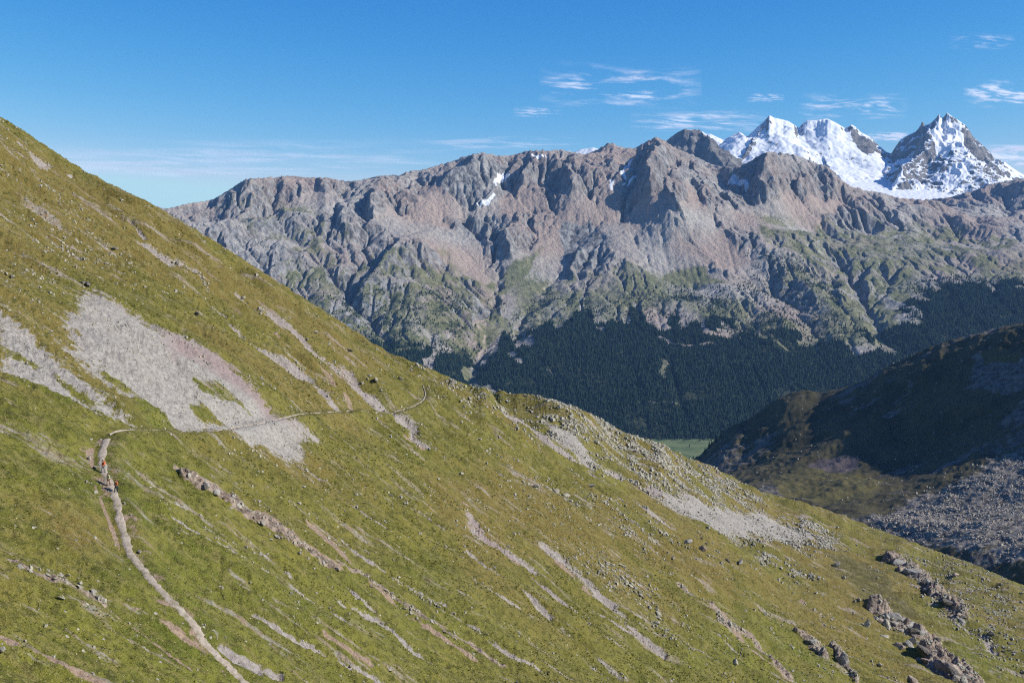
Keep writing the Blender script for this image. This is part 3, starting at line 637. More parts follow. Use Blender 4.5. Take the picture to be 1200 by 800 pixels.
sparse = np.maximum(sparse, FP([(1070, 330), (1110, 320), (1200, 325), (1200, 340), (1060, 385)], 40) * 0.7)
forest = np.clip(forest, 0, 1); forest = sstep(0.35, 0.60, forest + 0.9 * fbm(X / 150, Y / 260, 5, 533) * 4 * forest * (1 - forest))
grass = 0.56 * sstep(350, -250, Z) * (0.5 + 0.9 * fbm(X / 500, Y / 500, 3, 541) + 0.3)
grass = np.maximum(grass, FP([(780, 318), (830, 312), (850, 330), (800, 338), (770, 330)], 40)); grass = np.maximum(grass, 0.55 * FP([(900, 260), (975, 258), (1040, 275), (1110, 270), (1120, 300), (1070, 350), (1060, 370), (1010, 330), (960, 300), (900, 290)], 80))
grass = np.maximum(grass, 0.8 * FP([(560, 330), (600, 300), (640, 280), (620, 320), (590, 345)], 30)); grass = np.maximum(grass, FP([(980, 350), (1010, 370), (1040, 400), (1010, 400), (960, 350)], 30))
grass = np.maximum(grass, 0.7 * FP([(440, 290), (520, 290), (570, 330), (560, 400), (450, 400), (410, 340)], 60) * (0.7 + 0.8 * fbm(X / 250, Y / 250, 3, 545)))
meadow = sstep(-772, -786, Z)
scr = np.zeros(X.shape, np.float32)
for p, s in [([(690, 235), (722, 240), (705, 280), (665, 312), (630, 345), (608, 386), (585, 386), (592, 345), (620, 300), (655, 265)], 22), ([(742, 228), (778, 235), (795, 262), (835, 312), (862, 336), (820, 336), (770, 302), (735, 270)], 22), ([(450, 235), (520, 262), (562, 288), (583, 330), (572, 346), (543, 320), (500, 284), (440, 256)], 22), ([(660, 240), (700, 230), (690, 262), (650, 290), (620, 320), (600, 350), (585, 345), (600, 300), (640, 260)], 25), ([(775, 225), (800, 250), (800, 262), (760, 258), (755, 245)], 20), ([(805, 210), (820, 235), (850, 280), (880, 310), (860, 320), (800, 262)], 20), ([(370, 222), (392, 235), (382, 250), (340, 248), (345, 232)], 20),
             ([(500, 215), (520, 225), (560, 240), (620, 210), (640, 235), (600, 250), (540, 258), (500, 262), (480, 250)], 30), ([(700, 205), (730, 210), (725, 260), (740, 280), (800, 300), (820, 330), (770, 330), (710, 290), (700, 250)], 30), ([(840, 240), (900, 225), (985, 235), (980, 260), (900, 275), (840, 262)], 40), ([(590, 300), (612, 305), (606, 350), (600, 378), (583, 378), (590, 340)], 15), ([(860, 300), (885, 285), (900, 330), (860, 340)], 30)]:
    scr = np.maximum(scr, FP(p, s))
for p, w in [([(575, 330), (570, 350), (575, 370), (568, 395), (560, 420)], [9, 9, 8, 11, 10]), ([(597, 388), (590, 402), (575, 420), (560, 430)], [3, 4, 6, 5]), ([(480, 355), (475, 385), (478, 405)], [3, 3, 4]), ([(568, 370), (555, 390), (542, 410)], [3, 3, 3]), ([(540, 375), (520, 395), (512, 405)], [3, 2, 2]), ([(640, 388), (700, 365), (720, 355), (800, 350)], [4, 8, 5, 3]), ([(880, 300), (930, 310), (1000, 360)], [3, 3, 3]), ([(1060, 262), (1090, 268), (1110, 272)], [3, 3, 2])]:
    scr = np.maximum(scr, FL(p, w))
fans = scr.copy(); fl = ffl.z(X, Y); scr = np.maximum(scr, 0.75 * sstep(9.0, 11.0, fl) * sstep(-700, -300, Z))
snowm = np.zeros(X.shape, np.float32)
for p, w in [([(617, 186), (630, 186), (642, 183)], [2, 5, 3]), ([(553, 237), (570, 233), (576, 224)], [3, 5, 3]), ([(583, 216), (592, 210), (596, 207)], [3, 4, 3]), ([(727, 202), (733, 196), (736, 190)], [5, 7, 4]), ([(728, 213), (736, 208), (744, 205)], [3, 4, 3]), ([(715, 210), (718, 216)], [4, 4]), ([(858, 212), (868, 211), (880, 215)], [7, 9, 3]), ([(792, 168), (797, 173)], [2, 2]), ([(436, 205), (440, 204)], [2, 2])]:
    snowm = np.maximum(snowm, FL(p, w))
dark = np.zeros(X.shape, np.float32)
for p in [[(660, 262), (690, 255), (715, 270), (720, 300), (700, 318), (665, 318), (652, 290)], [(490, 205), (560, 185), (600, 195), (590, 215), (560, 228), (520, 225), (495, 215)], [(560, 250), (600, 258), (598, 285), (575, 282)]]: dark = np.maximum(dark, 0.75 * FP(p, 30))
for p, s_, k_ in [([(330, 300), (430, 320), (560, 320), (600, 380), (560, 450), (430, 430), (320, 330)], 90, 0.9), ([(980, 300), (1060, 290), (1080, 350), (1040, 400), (1000, 380), (970, 340)], 60, 1.0), ([(880, 250), (1000, 262), (1120, 262), (1200, 280), (1200, 330), (1050, 320), (960, 320), (880, 300)], 90, 0.7), ([(610, 330), (700, 300), (780, 330), (760, 350), (690, 350), (640, 372)], 40, 0.6), ([(240, 240), (330, 215), (420, 270), (400, 330), (300, 290)], 90, 0.6)]:
    grass = np.maximum(grass, k_ * FP(p, s_) * np.clip(0.75 + 0.9 * fbm(X / 160, Y / 160, 4, 575), 0.1, 1.1))
for p in [[(400, 335), (470, 335), (550, 350), (560, 430), (520, 440), (430, 400)], [(600, 400), (640, 372), (700, 350), (640, 345), (600, 370)], [(880, 300), (960, 320), (1010, 380), (960, 350), (880, 330)]]: sparse = np.maximum(sparse, 0.75 * FP(p, 60) * np.clip(0.6 + 1.1 * fbm(X / 120, Y / 120, 4, 577), 0, 1.1))
red = np.zeros(X.shape, np.float32)
for p in [[(440, 212), (500, 215), (570, 245), (540, 272), (480, 262)], [(590, 225), (640, 225), (700, 175), (745, 180), (720, 260), (640, 300), (590, 270)], [(860, 225), (990, 235), (980, 265), (870, 262)], [(790, 250), (850, 270), (880, 310), (830, 310), (790, 280)]]: red = np.maximum(red, FP(p, 50))
pinkm = np.clip(0.9 * red + 0.3 + 1.2 * fbm(X / 600, Y / 600, 2, 560) + sstep(200, 700, Z) * 0.3, 0, 1)
M_RANGE = mat_range()
crag = sstep(0.52, 0.80, np.hypot(np.gradient(fld.z(X, Y), axis=0) / np.gradient(X, axis=0), 0.42 + 0.38 * fbm(X / 330, Y / 330, 3, 570)))
crag = np.clip(np.maximum(crag, dark), 0, 1) * (1 - 0.9 * np.clip(scr, 0, 1)) * sstep(-650, -300, Z) * (1 - 0.5 * sstep(2300, 3000, X))
rw = X + 30 * fbm(X / 160, Y / 160, 3, 581)
def blur(H, n):
    for _ in range(n):
        P_ = np.pad(H, 3, 'edge'); H = sum(P_[3 + k:3 + k + H.shape[0], 3:-3] for k in (-3, 0, 3)) / 3; P_ = np.pad(H, 3, 'edge'); H = sum(P_[3:-3, 3 + k:3 + k + H.shape[1]] for k in (-3, 0, 3)) / 3
    return H
sm_ = Field(blur(fld.H, 7)); fan = np.clip(fans * 1.3, 0, 1)
far.Z += 0.85 * fan * (sm_.z(X, Y) - fld.z(X, Y))     # talus lies smooth
far.Z += crag * (-21 * (worley(rw / 105, Y / 230 + 0.3 * fbm(X / 90, Y / 90, 2, 592), 590) - 0.5) - 8 * (worley((rw + 0.2 * Y) / 40, Y / 80, 593) - 0.5) + 3 * fbm(X / 20, Y / 40, 3, 595))
far.Z -= scr * 4 * sstep(-700, -500, Z)
for p, w in [([(778, 424), (781, 433), (780, 443)], [7, 9, 6]), ([(645, 434), (655, 437)], [5, 4]), ([(700, 383), (706, 386)], [5, 4]), ([(770, 398), (800, 405), (835, 400)], [5, 7, 6]), ([(810, 372), (830, 388), (860, 398)], [6, 8, 6]), ([(905, 400), (925, 412)], [4, 4]), ([(740, 470), (800, 478)], [2, 2])]:
    m_ = FL(p, w); forest = np.clip(forest - 1.2 * m_, 0, 1); sparse = np.clip(sparse - m_, 0, 1); scr = np.maximum(scr, m_ * 0.8)
# valley meadow lies on the flat floor
o = far.build('mountain', M_RANGE, {'cover': [forest, np.clip(grass, 0, 1), scr, snowm], 'tint': [np.maximum(dark, 0.55 * crag), np.clip((fl - 6) / 8, 0, 1), pinkm, np.clip(sparse, 0, 1) * 0.8]})
tag(o, 'grey and brown rocky mountain range with forested foot across the valley', 'mountain', kind='structure')

# valley floor, running under everything to the edge of the scene
n = N('valley_meadow'); a = n.noise(0.01, 6, 0.6)
m_val = n.out(n.mix(n.ramp(a, 0.4, 0.6), (0.085, 0.125, 0.045), (0.15, 0.18, 0.075)))
vx, vy = np.meshgrid(np.linspace(-12000, 15000, 120), np.linspace(-3000, 19500, 100), indexing='ij')
vz = np.full(vx.shape, -786.0) + 2 * fbm(vx / 900, vy / 900, 2, 9)
o = mesh_from('valley_floor', np.stack([vx, vy, vz], -1).reshape(-1, 3), grid_faces(*vx.shape), m_val)
tag(o, 'flat green valley meadow between the slopes', 'meadow', kind='structure')

# ================================================================== shaded hill on the right
SKY_HILL = [(790, 560), (812, 540), (825, 531), (836, 519), (848, 507), (858, 500), (868, 495), (880, 491), (900, 476), (920, 463), (935, 458), (950, 457), (962, 460), (975, 457), (990, 455), (1005, 449), (1015, 446), (1035, 432), (1055, 423), (1090, 407), (1120, 397), (1145, 391), (1170, 384), (1200, 378), (1300, 352)]
def Yh(px, py):
    a, b = ray(px, py); return (121 + 0.68 * 933 + 0.30 * 2000) / (0.30 + 0.68 * a - b)
ctl = []
for px in (800, 850, 900, 950, 1000, 1050, 1100, 1150, 1200, 1300, 1400):
    sk = np.interp(px, [a for a, b in SKY_HILL], [b for a, b in SKY_HILL])
    ctl.append(P(px, sk + 2, Yh(px, sk)))
    for py in range(400, 800, 40):
        if py < sk + 22: continue
        Y_ = Yh(px, py); Y_ *= 1 - (0.24 + 0.06 * float(px < 1040)) * float(sstep(525 - 25 * (px < 1040), 670, py)) - 0.06 * float(sstep(150, 60, py - sk)) * 0
        ctl.append(P(px, py, Y_))
    x, y, z = P(px, sk, Yh(px, sk)); ctl.append((x + 120, y + 220, z - 60)); ctl.append((x + 300, y + 700, z - 330)); ctl.append((x + 500, y + 1500, z - 640))
ctl += [(100, 2600, -790), (0, 2000, -780), (100, 1500, -700), (300, 3600, -800), (1500, 3900, -800)]
th = TPS(ctl, 1e-6)
def Hh(x, y):
    z = th(x, y)
    wx = x + 40 * fbm(x / 260, y / 260, 2, 601)
    z += 13 * fbm(wx / 330, y / 330, 3, 610) + 5 * fbm(wx / 90, y / 90, 4, 620, 0.5, True) - 5 + 1.6 * fbm(x / 22, y / 22, 3, 630)
    return z
u = np.linspace(0.13, 0.66, 800)
hil = Polar(u, 1080.0, np.full(u.shape, 3600.0), 620, Hh)
hil.skyline([a for a, b in SKY_HILL], [b for a, b in SKY_HILL], ramp=(0.86, 0.99), smooth=17)
X, Y, Z = hil.X, hil.Y, hil.Z
hz = lambda pts: [hil.cast(*p) for p in pts]
wob = 14 * fbm(X / 80, Y / 80, 3, 701); XW, YW = X + wob, Y + 14 * fbm(X / 80, Y / 80, 3, 711)
HPm = lambda pts, s=20: poly_mask(XW, YW, hz(pts), s)
block = HPm([(1020, 612), (1060, 590), (1110, 570), (1160, 540), (1200, 525), (1260, 520), (1260, 660), (1180, 655), (1100, 640), (1030, 622)], 30)
rockh = 0.35 + 0.35 * fbm(X / 260, Y / 260, 3, 720); rockh = np.maximum(rockh, 0.9 * HPm([(1140, 415), (1200, 412), (1210, 450), (1150, 465), (1130, 440)]))
grassh = np.maximum(HPm([(900, 560), (940, 545), (1000, 555), (1040, 560), (1020, 585), (960, 588), (910, 578)]), HPm([(1150, 410), (1200, 412), (1190, 425), (1150, 430)], 8))
pinkh = HPm([(955, 540), (1000, 535), (1015, 545), (985, 555), (950, 550)])
M_HILL = mat_hill()
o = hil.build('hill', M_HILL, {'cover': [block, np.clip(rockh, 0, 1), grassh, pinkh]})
tag(o, 'dark shaded hill with boulder field on the right', 'hill', kind='structure')

# ================================================================== snow massif
RIDGES = [  # crest polylines (px, py, distance), fall on the left, fall on the right, snowiness
 ([(780, 164, 11900), (790, 157, 11850), (800, 151.5, 11800), (810, 153, 11800), (818, 152, 11800), (828, 159, 11800), (842, 168, 11800), (858, 178, 11800), (872, 190, 11800)], 1.0, 0.9, 0.15),
 ([(818, 153, 11800), (828, 165, 11450), (838, 180, 11150), (848, 196, 10850)], 1.9, 0.8, 0.0),
 ([(815, 158, 15500), (830, 157, 15500), (845, 163, 15500), (855, 160, 15500), (863, 155, 15500), (872, 158, 15500), (880, 156, 15400)], 0.5, 0.5, 1.0),
 ([(868, 163, 15300), (880, 152, 14900), (890, 142, 14600), (898, 135.5, 14400), (908, 139, 14400), (918, 141, 14450), (926, 146, 14500), (932, 152, 14600), (936, 146, 14500), (941, 141, 14450), (952, 140.5, 14400), (965, 139, 14400), (978, 145, 14400), (985, 150, 14400), (993, 147, 14400), (1003, 150, 14400), (1012, 158, 14400), (1024, 166, 14500), (1036, 178, 14600), (1046, 184, 14700)], 0.62, 0.62, 0.5),
 ([(898, 136, 14400), (888, 155, 14000), (872, 178, 13600), (860, 200, 13200)], 1.0, 0.9, 0.25), ([(898, 136, 14400), (912, 158, 14000), (930, 180, 13600), (948, 200, 13200)], 0.9, 0.7, 0.35),
 ([(937, 146, 14500), (950, 165, 14050), (958, 182, 13700), (965, 200, 13300)], 1.7, 0.45, 0.5), ([(993, 148, 14400), (1003, 165, 14000), (1016, 182, 13700), (1022, 192, 13500)], 0.6, 1.1, 0.2), ([(965, 140, 14400), (978, 170, 13900), (990, 190, 13600)], 0.5, 0.6, 0.4),
 ([(1038, 182, 15500), (1045, 172, 15300), (1052, 163, 15100), (1060, 157, 14900), (1066, 154, 14750), (1072, 147, 14600), (1075, 142, 14500), (1078, 146, 14450), (1085, 143, 14300), (1090, 138, 14150), (1094, 134, 14000), (1097, 138, 13980), (1103, 132.5, 13950), (1112, 139, 13900), (1122, 147, 13900), (1130, 155, 13850), (1138, 164, 13800), (1148, 174, 13700), (1158, 185, 13600), (1168, 188, 13500), (1180, 196, 13500), (1200, 208, 13400), (1260, 216, 13300)], 1.0, 0.85, 0.55),
 ([(1103, 133, 13950), (1092, 150, 13600), (1082, 168, 13250), (1070, 188, 12900), (1055, 208, 12500), (1040, 228, 12150)], 1.35, 0.9, 0.36), ([(1103, 133, 13950), (1114, 152, 13650), (1122, 172, 13300), (1118, 195, 12800), (1105, 225, 12300)], 0.55, 1.2, 0.42),
 ([(1138, 164, 13800), (1145, 180, 13500), (1158, 190, 13300), (1140, 208, 12800), (1122, 228, 12300)], 1.1, 1.0, 0.4), ([(1058, 160, 14300), (1052, 178, 14000), (1040, 192, 13700)], 0.9, 1.0, 0.3), ([(1075, 145, 14200), (1066, 168, 13800), (1056, 190, 13500)], 1.1, 1.0, 0.4),
 ([(1150, 205, 16500), (1175, 196, 16500), (1200, 200, 16500), (1260, 205, 16500)], 0.3, 0.3, 1.0),
 ([(640, 190, 14500), (660, 178, 14500), (668, 172, 14500), (676, 176, 14500), (684, 170, 14500), (693, 168.5, 14500), (704, 174, 14500), (730, 190, 14500)], 0.5, 0.5, 1.0)]
u = np.linspace(0.0, 0.60, 900)
base = TPS([P(*p) for p in [(600, 260, 11000), (600, 300, 10500), (600, 260, 17500), (850, 230, 11500), (900, 225, 12300), (960, 214, 12600), (1000, 204, 13500), (1020, 192, 14100), (1040, 215, 12700), (1025, 228, 12000), (1060, 240, 11400), (1200, 245, 11400), (1200, 225, 12500), (1360, 250, 11400), (1360, 230, 15000), (850, 240, 17500), (1100, 240, 17500), (1360, 230, 17500), (980, 196, 14300)]], 1e-6)
gl = [None]
def Hm(x, y):
    z = base(x, y); gl[0] = z.copy(); best = z.copy(); sn = np.full(x.shape, 0.95, np.float32)
    wx = x + 70 * fbm(x / 420, y / 420, 4, 801); wy = y + 70 * fbm(x / 420, y / 420, 4, 811)
    rib = 34 * fbm(x / 170, y / 170, 5, 830, 0.5, True)
    for pts, sl_, sr_, s_ in RIDGES:
        q = np.array([P(*p) for p in pts]); bb = np.full(x.shape, -1e9)
        for (x0, y0, z0), (x1, y1, z1) in zip(q[:-1], q[1:]):
            t = np.clip(((wx - x0) * (x1 - x0) + (wy - y0) * (y1 - y0)) / ((x1 - x0) ** 2 + (y1 - y0) ** 2), 0, 1)
            dx = wx - x0 - t * (x1 - x0); dy = wy - y0 - t * (y1 - y0)
            if abs(x1 - x0) > abs(y1 - y0): s2 = np.where(dy < 0, sl_, 0.8)
            else: s2 = np.where(dx < 0, sl_, sr_)
            bb = np.maximum(bb, z0 + t * (z1 - z0) - np.hypot(dx, dy) * s2)
        if s_ < 0.9: bb = bb + np.where(s_ < 0.5, 1.0, 0.25) * (rib * 0.8 - 20)
        m = bb > best; best = np.where(m, bb, best); sn = np.where(m, s_ + (0.12 if s_ > 0.2 else 0), sn)
    gl.append(sn); return best + 4 * fbm(x / 60, y / 60, 3, 850)
mas = Polar(u, 10600.0, np.full(u.shape, 17600.0), 640, Hm)
sn = gl[-1]
SKY_M = [(778, 166), (785, 160), (792, 155), (800, 151), (806, 152), (812, 151.5), (818, 152), (824, 157), (830, 157), (838, 161), (845, 164), (851, 163), (857, 157), (863, 154.5), (868, 158), (873, 160), (880, 153), (886, 147), (892, 142), (898, 135), (903, 138), (912, 140), (920, 142), (926, 146), (932, 150), (937, 144), (942, 141), (952, 141), (965, 139), (975, 144), (985, 150), (989, 149), (993, 146), (998, 149), (1004, 155), (1010, 158), (1015, 161), (1020, 166), (1026, 171), (1034, 178), (1040, 180), (1044, 173), (1050, 164), (1056, 160), (1062, 157), (1068, 154), (1073, 147), (1075, 141), (1078, 147), (1085, 144), (1091, 138), (1094, 133.5), (1097, 138), (1100, 137), (1103, 132), (1110, 137), (1118, 142), (1125, 147), (1130, 153), (1134, 160), (1142, 167), (1150, 174), (1156, 180), (1160, 187), (1165, 186), (1172, 190), (1180, 196), (1186, 200), (1200, 208)]
mas.skyline([a for a, b in SKY_M], [b for a, b in SKY_M], ramp=(0.955, 0.995), smooth=1)
mz = lambda pts: [mas.cast(*p) for p in pts]
X, Y = mas.X, mas.Y
XW, YW = X + 30 * fbm(X / 150, Y / 150, 3, 901), Y + 30 * fbm(X / 150, Y / 150, 3, 911)
for p, v, s in [([(903, 138), (925, 146), (932, 165), (942, 185), (962, 205), (985, 212), (965, 213), (938, 198), (925, 175), (912, 155)], 1.35, 25), ([(940, 142), (975, 145), (990, 160), (1008, 188), (990, 175), (968, 170), (950, 155)], 1.45, 25), ([(1102, 137), (1112, 143), (1122, 152), (1128, 163), (1129, 178), (1117, 174), (1106, 182), (1096, 170), (1092, 156)], 2.0, 25),
             ([(1130, 190), (1150, 192), (1130, 205), (1112, 222), (1105, 210), (1115, 198)], 1.2, 40), ([(1070, 220), (1085, 215), (1085, 235), (1070, 235)], 0.8, 20), ([(985, 200), (1060, 205), (1045, 225), (1030, 228), (1000, 218)], 1.2, 30), ([(1128, 150), (1150, 172), (1162, 190), (1145, 185), (1130, 168)], -0.1, 20), ([(995, 150), (1030, 176), (1015, 182), (1000, 165)], 0.05, 20), ([(830, 165), (850, 180), (830, 190)], 0.0, 20)]:
    m = poly_mask(XW, YW, mz(p), s); sn = sn * (1 - m) + v * m
o = mas.build('snow_mountain', mat_snow(), {'cover': [np.clip(sn, 0, 2), sn, sn, sn]})
tag(o, 'glaciated snow peaks on the horizon beyond the rocky range', 'mountain', kind='structure')
# tiny blue summit seen left of the range
lx, ly = np.meshgrid(np.linspace(-6900, -5600, 60), np.linspace(18000, 18900, 40), indexing='ij')
pk = P(186, 240.5, 18400); lz = pk[2] - 0.42 * np.hypot(lx - pk[0], (ly - 18400) * 1.2) + 30 * fbm(lx / 200, ly / 200, 4, 955) - 12; lz = np.maximum(lz, -700)
o = mesh_from('mountain', np.stack([lx, ly, lz], -1).reshape(-1, 3), grid_faces(*lx.shape), M_RANGE, attrs={'cover': np.zeros((lx.size, 4)), 'tint': np.zeros((lx.size, 4))})
tag(o, 'tiny distant blue summit left of the rocky range', 'mountain', kind='structure')

# ================================================================== forest
def scatter_on(T, dens, count, ymin=0, area=True):
    Xc, Yc = T.X, T.Y
    A = (np.gradient(Xc, axis=0) * np.gradient(Yc, axis=1)) if area else 1.0
    w = (dens * A).ravel().astype(np.float64); w[Yc.ravel() < ymin] = 0; w = np.clip(w, 0, None); cs = np.cumsum(w)
    k = np.searchsorted(cs, RNG.random(count) * cs[-1]); nv = Xc.shape[1]; i = np.clip(k // nv, 1, Xc.shape[0] - 2); j = np.clip(k % nv, 1, nv - 2)
    jx = RNG.random(count) - 0.5; jy = RNG.random(count) - 0.5
    y = Yc[i, j] + jy * (Yc[i, j + 1] - Yc[i, j - 1]) * 0.5; uu = T.u[i] + jx * (T.u[1] - T.u[0]); x = uu * y
    return x, y, T.z_at(x, y), i, j
def forest_mesh(x, y, z, h, name, mat):
    n = len(x); S = 6; V = []; 
    lev = [(0.06, 0.20), (0.35, 0.155), (0.62, 0.10)]
    per = len(lev) * S + 1
    P_ = np.zeros((n, per, 3), np.float32); ph = RNG.random(n) * 6.28
    for li, (f, r) in enumerate(lev):
        for s in range(S):
            a = ph + s * 2 * math.pi / S; rr = r * h * (0.75 + 0.5 * RNG.random(n))
            P_[:, li * S + s, 0] = x + np.cos(a) * rr; P_[:, li * S + s, 1] = y + np.sin(a) * rr
            P_[:, li * S + s, 2] = z + f * h + (RNG.random(n) - 0.5) * 0.08 * h
    P_[:, -1] = np.c_[x, y, z + h]
    Fc = []
    for li in range(len(lev) - 1):
        for s in range(S):
            a, b = li * S + s, li * S + (s + 1) % S; c, d = a + S, b + S; Fc += [(a, b, d), (a, d, c)]
    for s in range(S): Fc.append(((len(lev) - 1) * S + s, (len(lev) - 1) * S + (s + 1) % S, per - 1))
    Fc = (np.array(Fc)[None] + (np.arange(n) * per)[:, None, None]).reshape(-1, 3)
    tone = np.repeat(RNG.random(n), per)[:, None]
    return mesh_from(name, P_.reshape(-1, 3), Fc, mat, False, None, {'tone': np.tile(tone, (1, 3))})
n = N('conifer_foliage'); at = n.n('ShaderNodeAttribute', attribute_name='tone'); sp = n.n('ShaderNodeSeparateColor'); n.l(at.outputs['Color'], sp.inputs[0])
M_FOR = n.out(n.mix(n.ramp(sp.outputs[0], 0.1, 0.95), (0.004, 0.018, 0.013), (0.019, 0.042, 0.022)))
gap = np.clip(1.05 + 1.1 * fbm(far.X / 260, far.Y / 260, 4, 1001), 0.10, 1.3)
dens = np.clip(forest * 1.0, 0, 1) ** 2 * gap + np.clip(sparse, 0, 1) * 0.34
x, y, z, i, j = scatter_on(far, dens, 62000)
h = 10 + 16 * RNG.random(len(x)); h *= np.where(forest[i, j] > 0.5, 1.0, 0.7)
o = forest_mesh(x, y, z, h, 'forest', M_FOR); tag(o, 'dense dark conifer forest covering the foot of the range', 'forest', kind='stuff')
# a few conifers one can tell apart, at the meadow edge
def conifer(x, y, z, h, label):
    root = bpy.data.objects.new('conifer', None); C.objects.link(root); root.location = (x, y, z); tag(root, label, 'tree', 'conifers at the edge of the valley meadow')
    V = []; Fc = []
    for k in range(9):
        z0 = h * (0.12 + 0.09 * k); r = h * 0.19 * (1 - k / 9.5) * (0.8 + 0.4 * random.random()); S = 9; b = len(V)
        for s in range(S):
            a = s * 2 * math.pi / S + k; rr = r * (0.6 if s % 2 else 1.15); V.append((math.cos(a) * rr, math.sin(a) * rr, z0 - 0.03 * h * random.random()))
        V.append((0, 0, z0 + h * 0.18))
        Fc += [(b + s, b + (s + 1) % S, b + S) for s in range(S)]
    cr = mesh_from('crown', np.array(V), np.array(Fc), M_FOR, False, root, {'tone': np.full((len(V), 3), random.random())})
    a = np.arange(6) * math.pi / 3; V = np.r_[np.c_[np.cos(a) * h * .02, np.sin(a) * h * .02, np.full(6, -0.5)], np.c_[np.cos(a) * h * .008, np.sin(a) * h * .008, np.full(6, h * .8)]]
    mesh_from('trunk', V, np.array([(k, (k + 1) % 6, 6 + (k + 1) % 6, 6 + k) for k in range(6)]), simple('bark', (0.09, 0.06, 0.04), var=.3), True, root)
for px, py, h, lb in [(826, 531, 17, 'small dark conifer lowest on the shaded hill foot, nearest the meadow'), (831, 524, 19, 'dark conifer on the hill edge just above the meadow corner'), (834, 521, 14, 'short conifer tucked behind the taller one on the hill edge'), (839, 517, 18, 'dark conifer on the shaded hill outline above the meadow'), (845, 511, 13, 'small uppermost conifer of the row on the hill outline')]:
    q = hil.cast(px, py + 1.5); conifer(q[0], q[1], q[2] - 1, h, lb)
for px, py, h, lb in [(808, 524, 16, 'lone round dark tree standing in the green valley meadow')]:
    a, b = ray(px, 523.5); yy = -786 / b; conifer(a * yy, yy, -786, h, lb)

# ================================================================== stones
def stone_shape(sub, seed, flat=0.75, cuts=9):
    import bmesh
    bm = bmesh.new(); bmesh.ops.create_icosphere(bm, subdivisions=sub, radius=1.0); r = np.random.default_rng(seed)
    D = r.normal(size=(cuts, 3)); D /= np.linalg.norm(D, axis=1)[:, None]; Hh_ = 0.36 + 0.36 * r.random(cuts)
    V = np.array([v.co for v in bm.verts]); Fc = np.array([[v.index for v in f.verts] for f in bm.faces]); bm.free()
    d = V @ D.T; rr = np.where(d > 0.05, Hh_ / np.maximum(d, 0.05), 9).min(1); rr = np.minimum(rr, 1.0)
    if sub > 2: rr = rr * (1 + 0.05 * fbm(V[:, 0] * 2.2 + 5 * V[:, 2] + seed, V[:, 1] * 2.2 - 3 * V[:, 2], 3, seed))
    V = V * rr[:, None] * np.array([1, 0.8, flat]); return V, Fc
def pebble_mass(name, x, y, z, size, mat, sink=0.25):
    base = np.array([(-1, -1, -1), (1, -1, -1), (1, 1, -1), (-1, 1, -1), (-1, -1, 1), (1, -1, 1), (1, 1, 1), (-1, 1, 1)], float) * 0.62
    Fq = np.array([(0, 3, 2, 1), (4, 5, 6, 7), (0, 1, 5, 4), (1, 2, 6, 5), (2, 3, 7, 6), (3, 0, 4, 7)])
    n = len(x); V = base[None] * np.ones((n, 1, 1)); V = V * (0.7 + 0.6 * RNG.random((n, 8, 1))) ; V[:, 4:] *= np.array([0.75, 0.75, 1.0])
    V *= np.stack([np.ones(n), 0.6 + 0.4 * RNG.random(n), 0.4 + 0.45 * RNG.random(n)], -1)[:, None]
    a = RNG.random(n) * 6.28; t = (RNG.random(n) - 0.5) * 0.9
    c, s = np.cos(a)[:, None], np.sin(a)[:, None]; ct, st_ = np.cos(t)[:, None], np.sin(t)[:, None]
    X0, Y0, Z0 = V[..., 0], V[..., 1], V[..., 2]; X1, Z1 = X0 * ct - Z0 * st_, X0 * st_ + Z0 * ct
    Vx = X1 * c - Y0 * s; Vy = X1 * s + Y0 * c
    S = size[:, None]; W_ = np.stack([x[:, None] + Vx * S, y[:, None] + Vy * S, z[:, None] + (Z1 + sink) * S], -1)
    Fc = (Fq[None] + (np.arange(n) * 8)[:, None, None]).reshape(-1, 4)
    return mesh_from(name, W_.reshape(-1, 3), Fc, mat, False, None, {'tone': np.repeat(RNG.random(n), 8)[:, None] * np.ones((1, 3))})
M_ST = mat_stone('pale_stone', (0.21, 0.19, 0.15), (0.44, 0.41, 0.33))
M_GREY = mat_stone('grey_stone', (0.17, 0.155, 0.14), (0.38, 0.355, 0.315))
M_BR = mat_stone('warm_rock', (0.15, 0.113, 0.09), (0.37, 0.30, 0.24), sc=0.5)
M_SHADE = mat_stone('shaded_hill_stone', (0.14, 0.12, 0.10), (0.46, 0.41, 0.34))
M_DK = mat_stone('dark_rock', (0.07, 0.06, 0.05), (0.17, 0.15, 0.13))
dn = 0.010 + np.clip(stony, 0, 1) ** 1.6 * 1.0
dn = np.maximum(dn, 0.5 * rock) * np.clip(0.5 + 2.0 * fbm(near.X / 12, near.Y / 7, 4, 1101), 0.02, 2)
dn *= 1 - 0.6 * sstep(0.6, 0.9, scree)
dn *= (near.Y / 300.0) ** -0.6
x, y, z, i, j = scatter_on(near, dn, 52000, 80)
sz = (0.13 + 0.30 * RNG.random(len(x)) ** 3.0) * np.clip(y / 190, 0.75, 2.6) * (1 + 0.4 * (stony[i, j] > 0.6))
sc_ = scree[i, j] > 0.6; sz[sc_] *= 0.6
o = pebble_mass('stones', x, y, z, sz, M_ST); tag(o, 'countless small pale stones strewn over the near slope', 'stones', kind='stuff')
x, y, z, i, j = scatter_on(hil, np.clip(block, 0, 1) ** 2 * np.clip(0.6 + fbm(hil.X / 60, hil.Y / 60, 3, 1120), 0.05, 2) + 0.01, 16000)
o = pebble_mass('rubble', x, y, z, 0.6 + 2.2 * RNG.random(len(x)) ** 4, M_SHADE); tag(o, 'grey block rubble covering the foot of the shaded hill', 'rubble', kind='stuff')

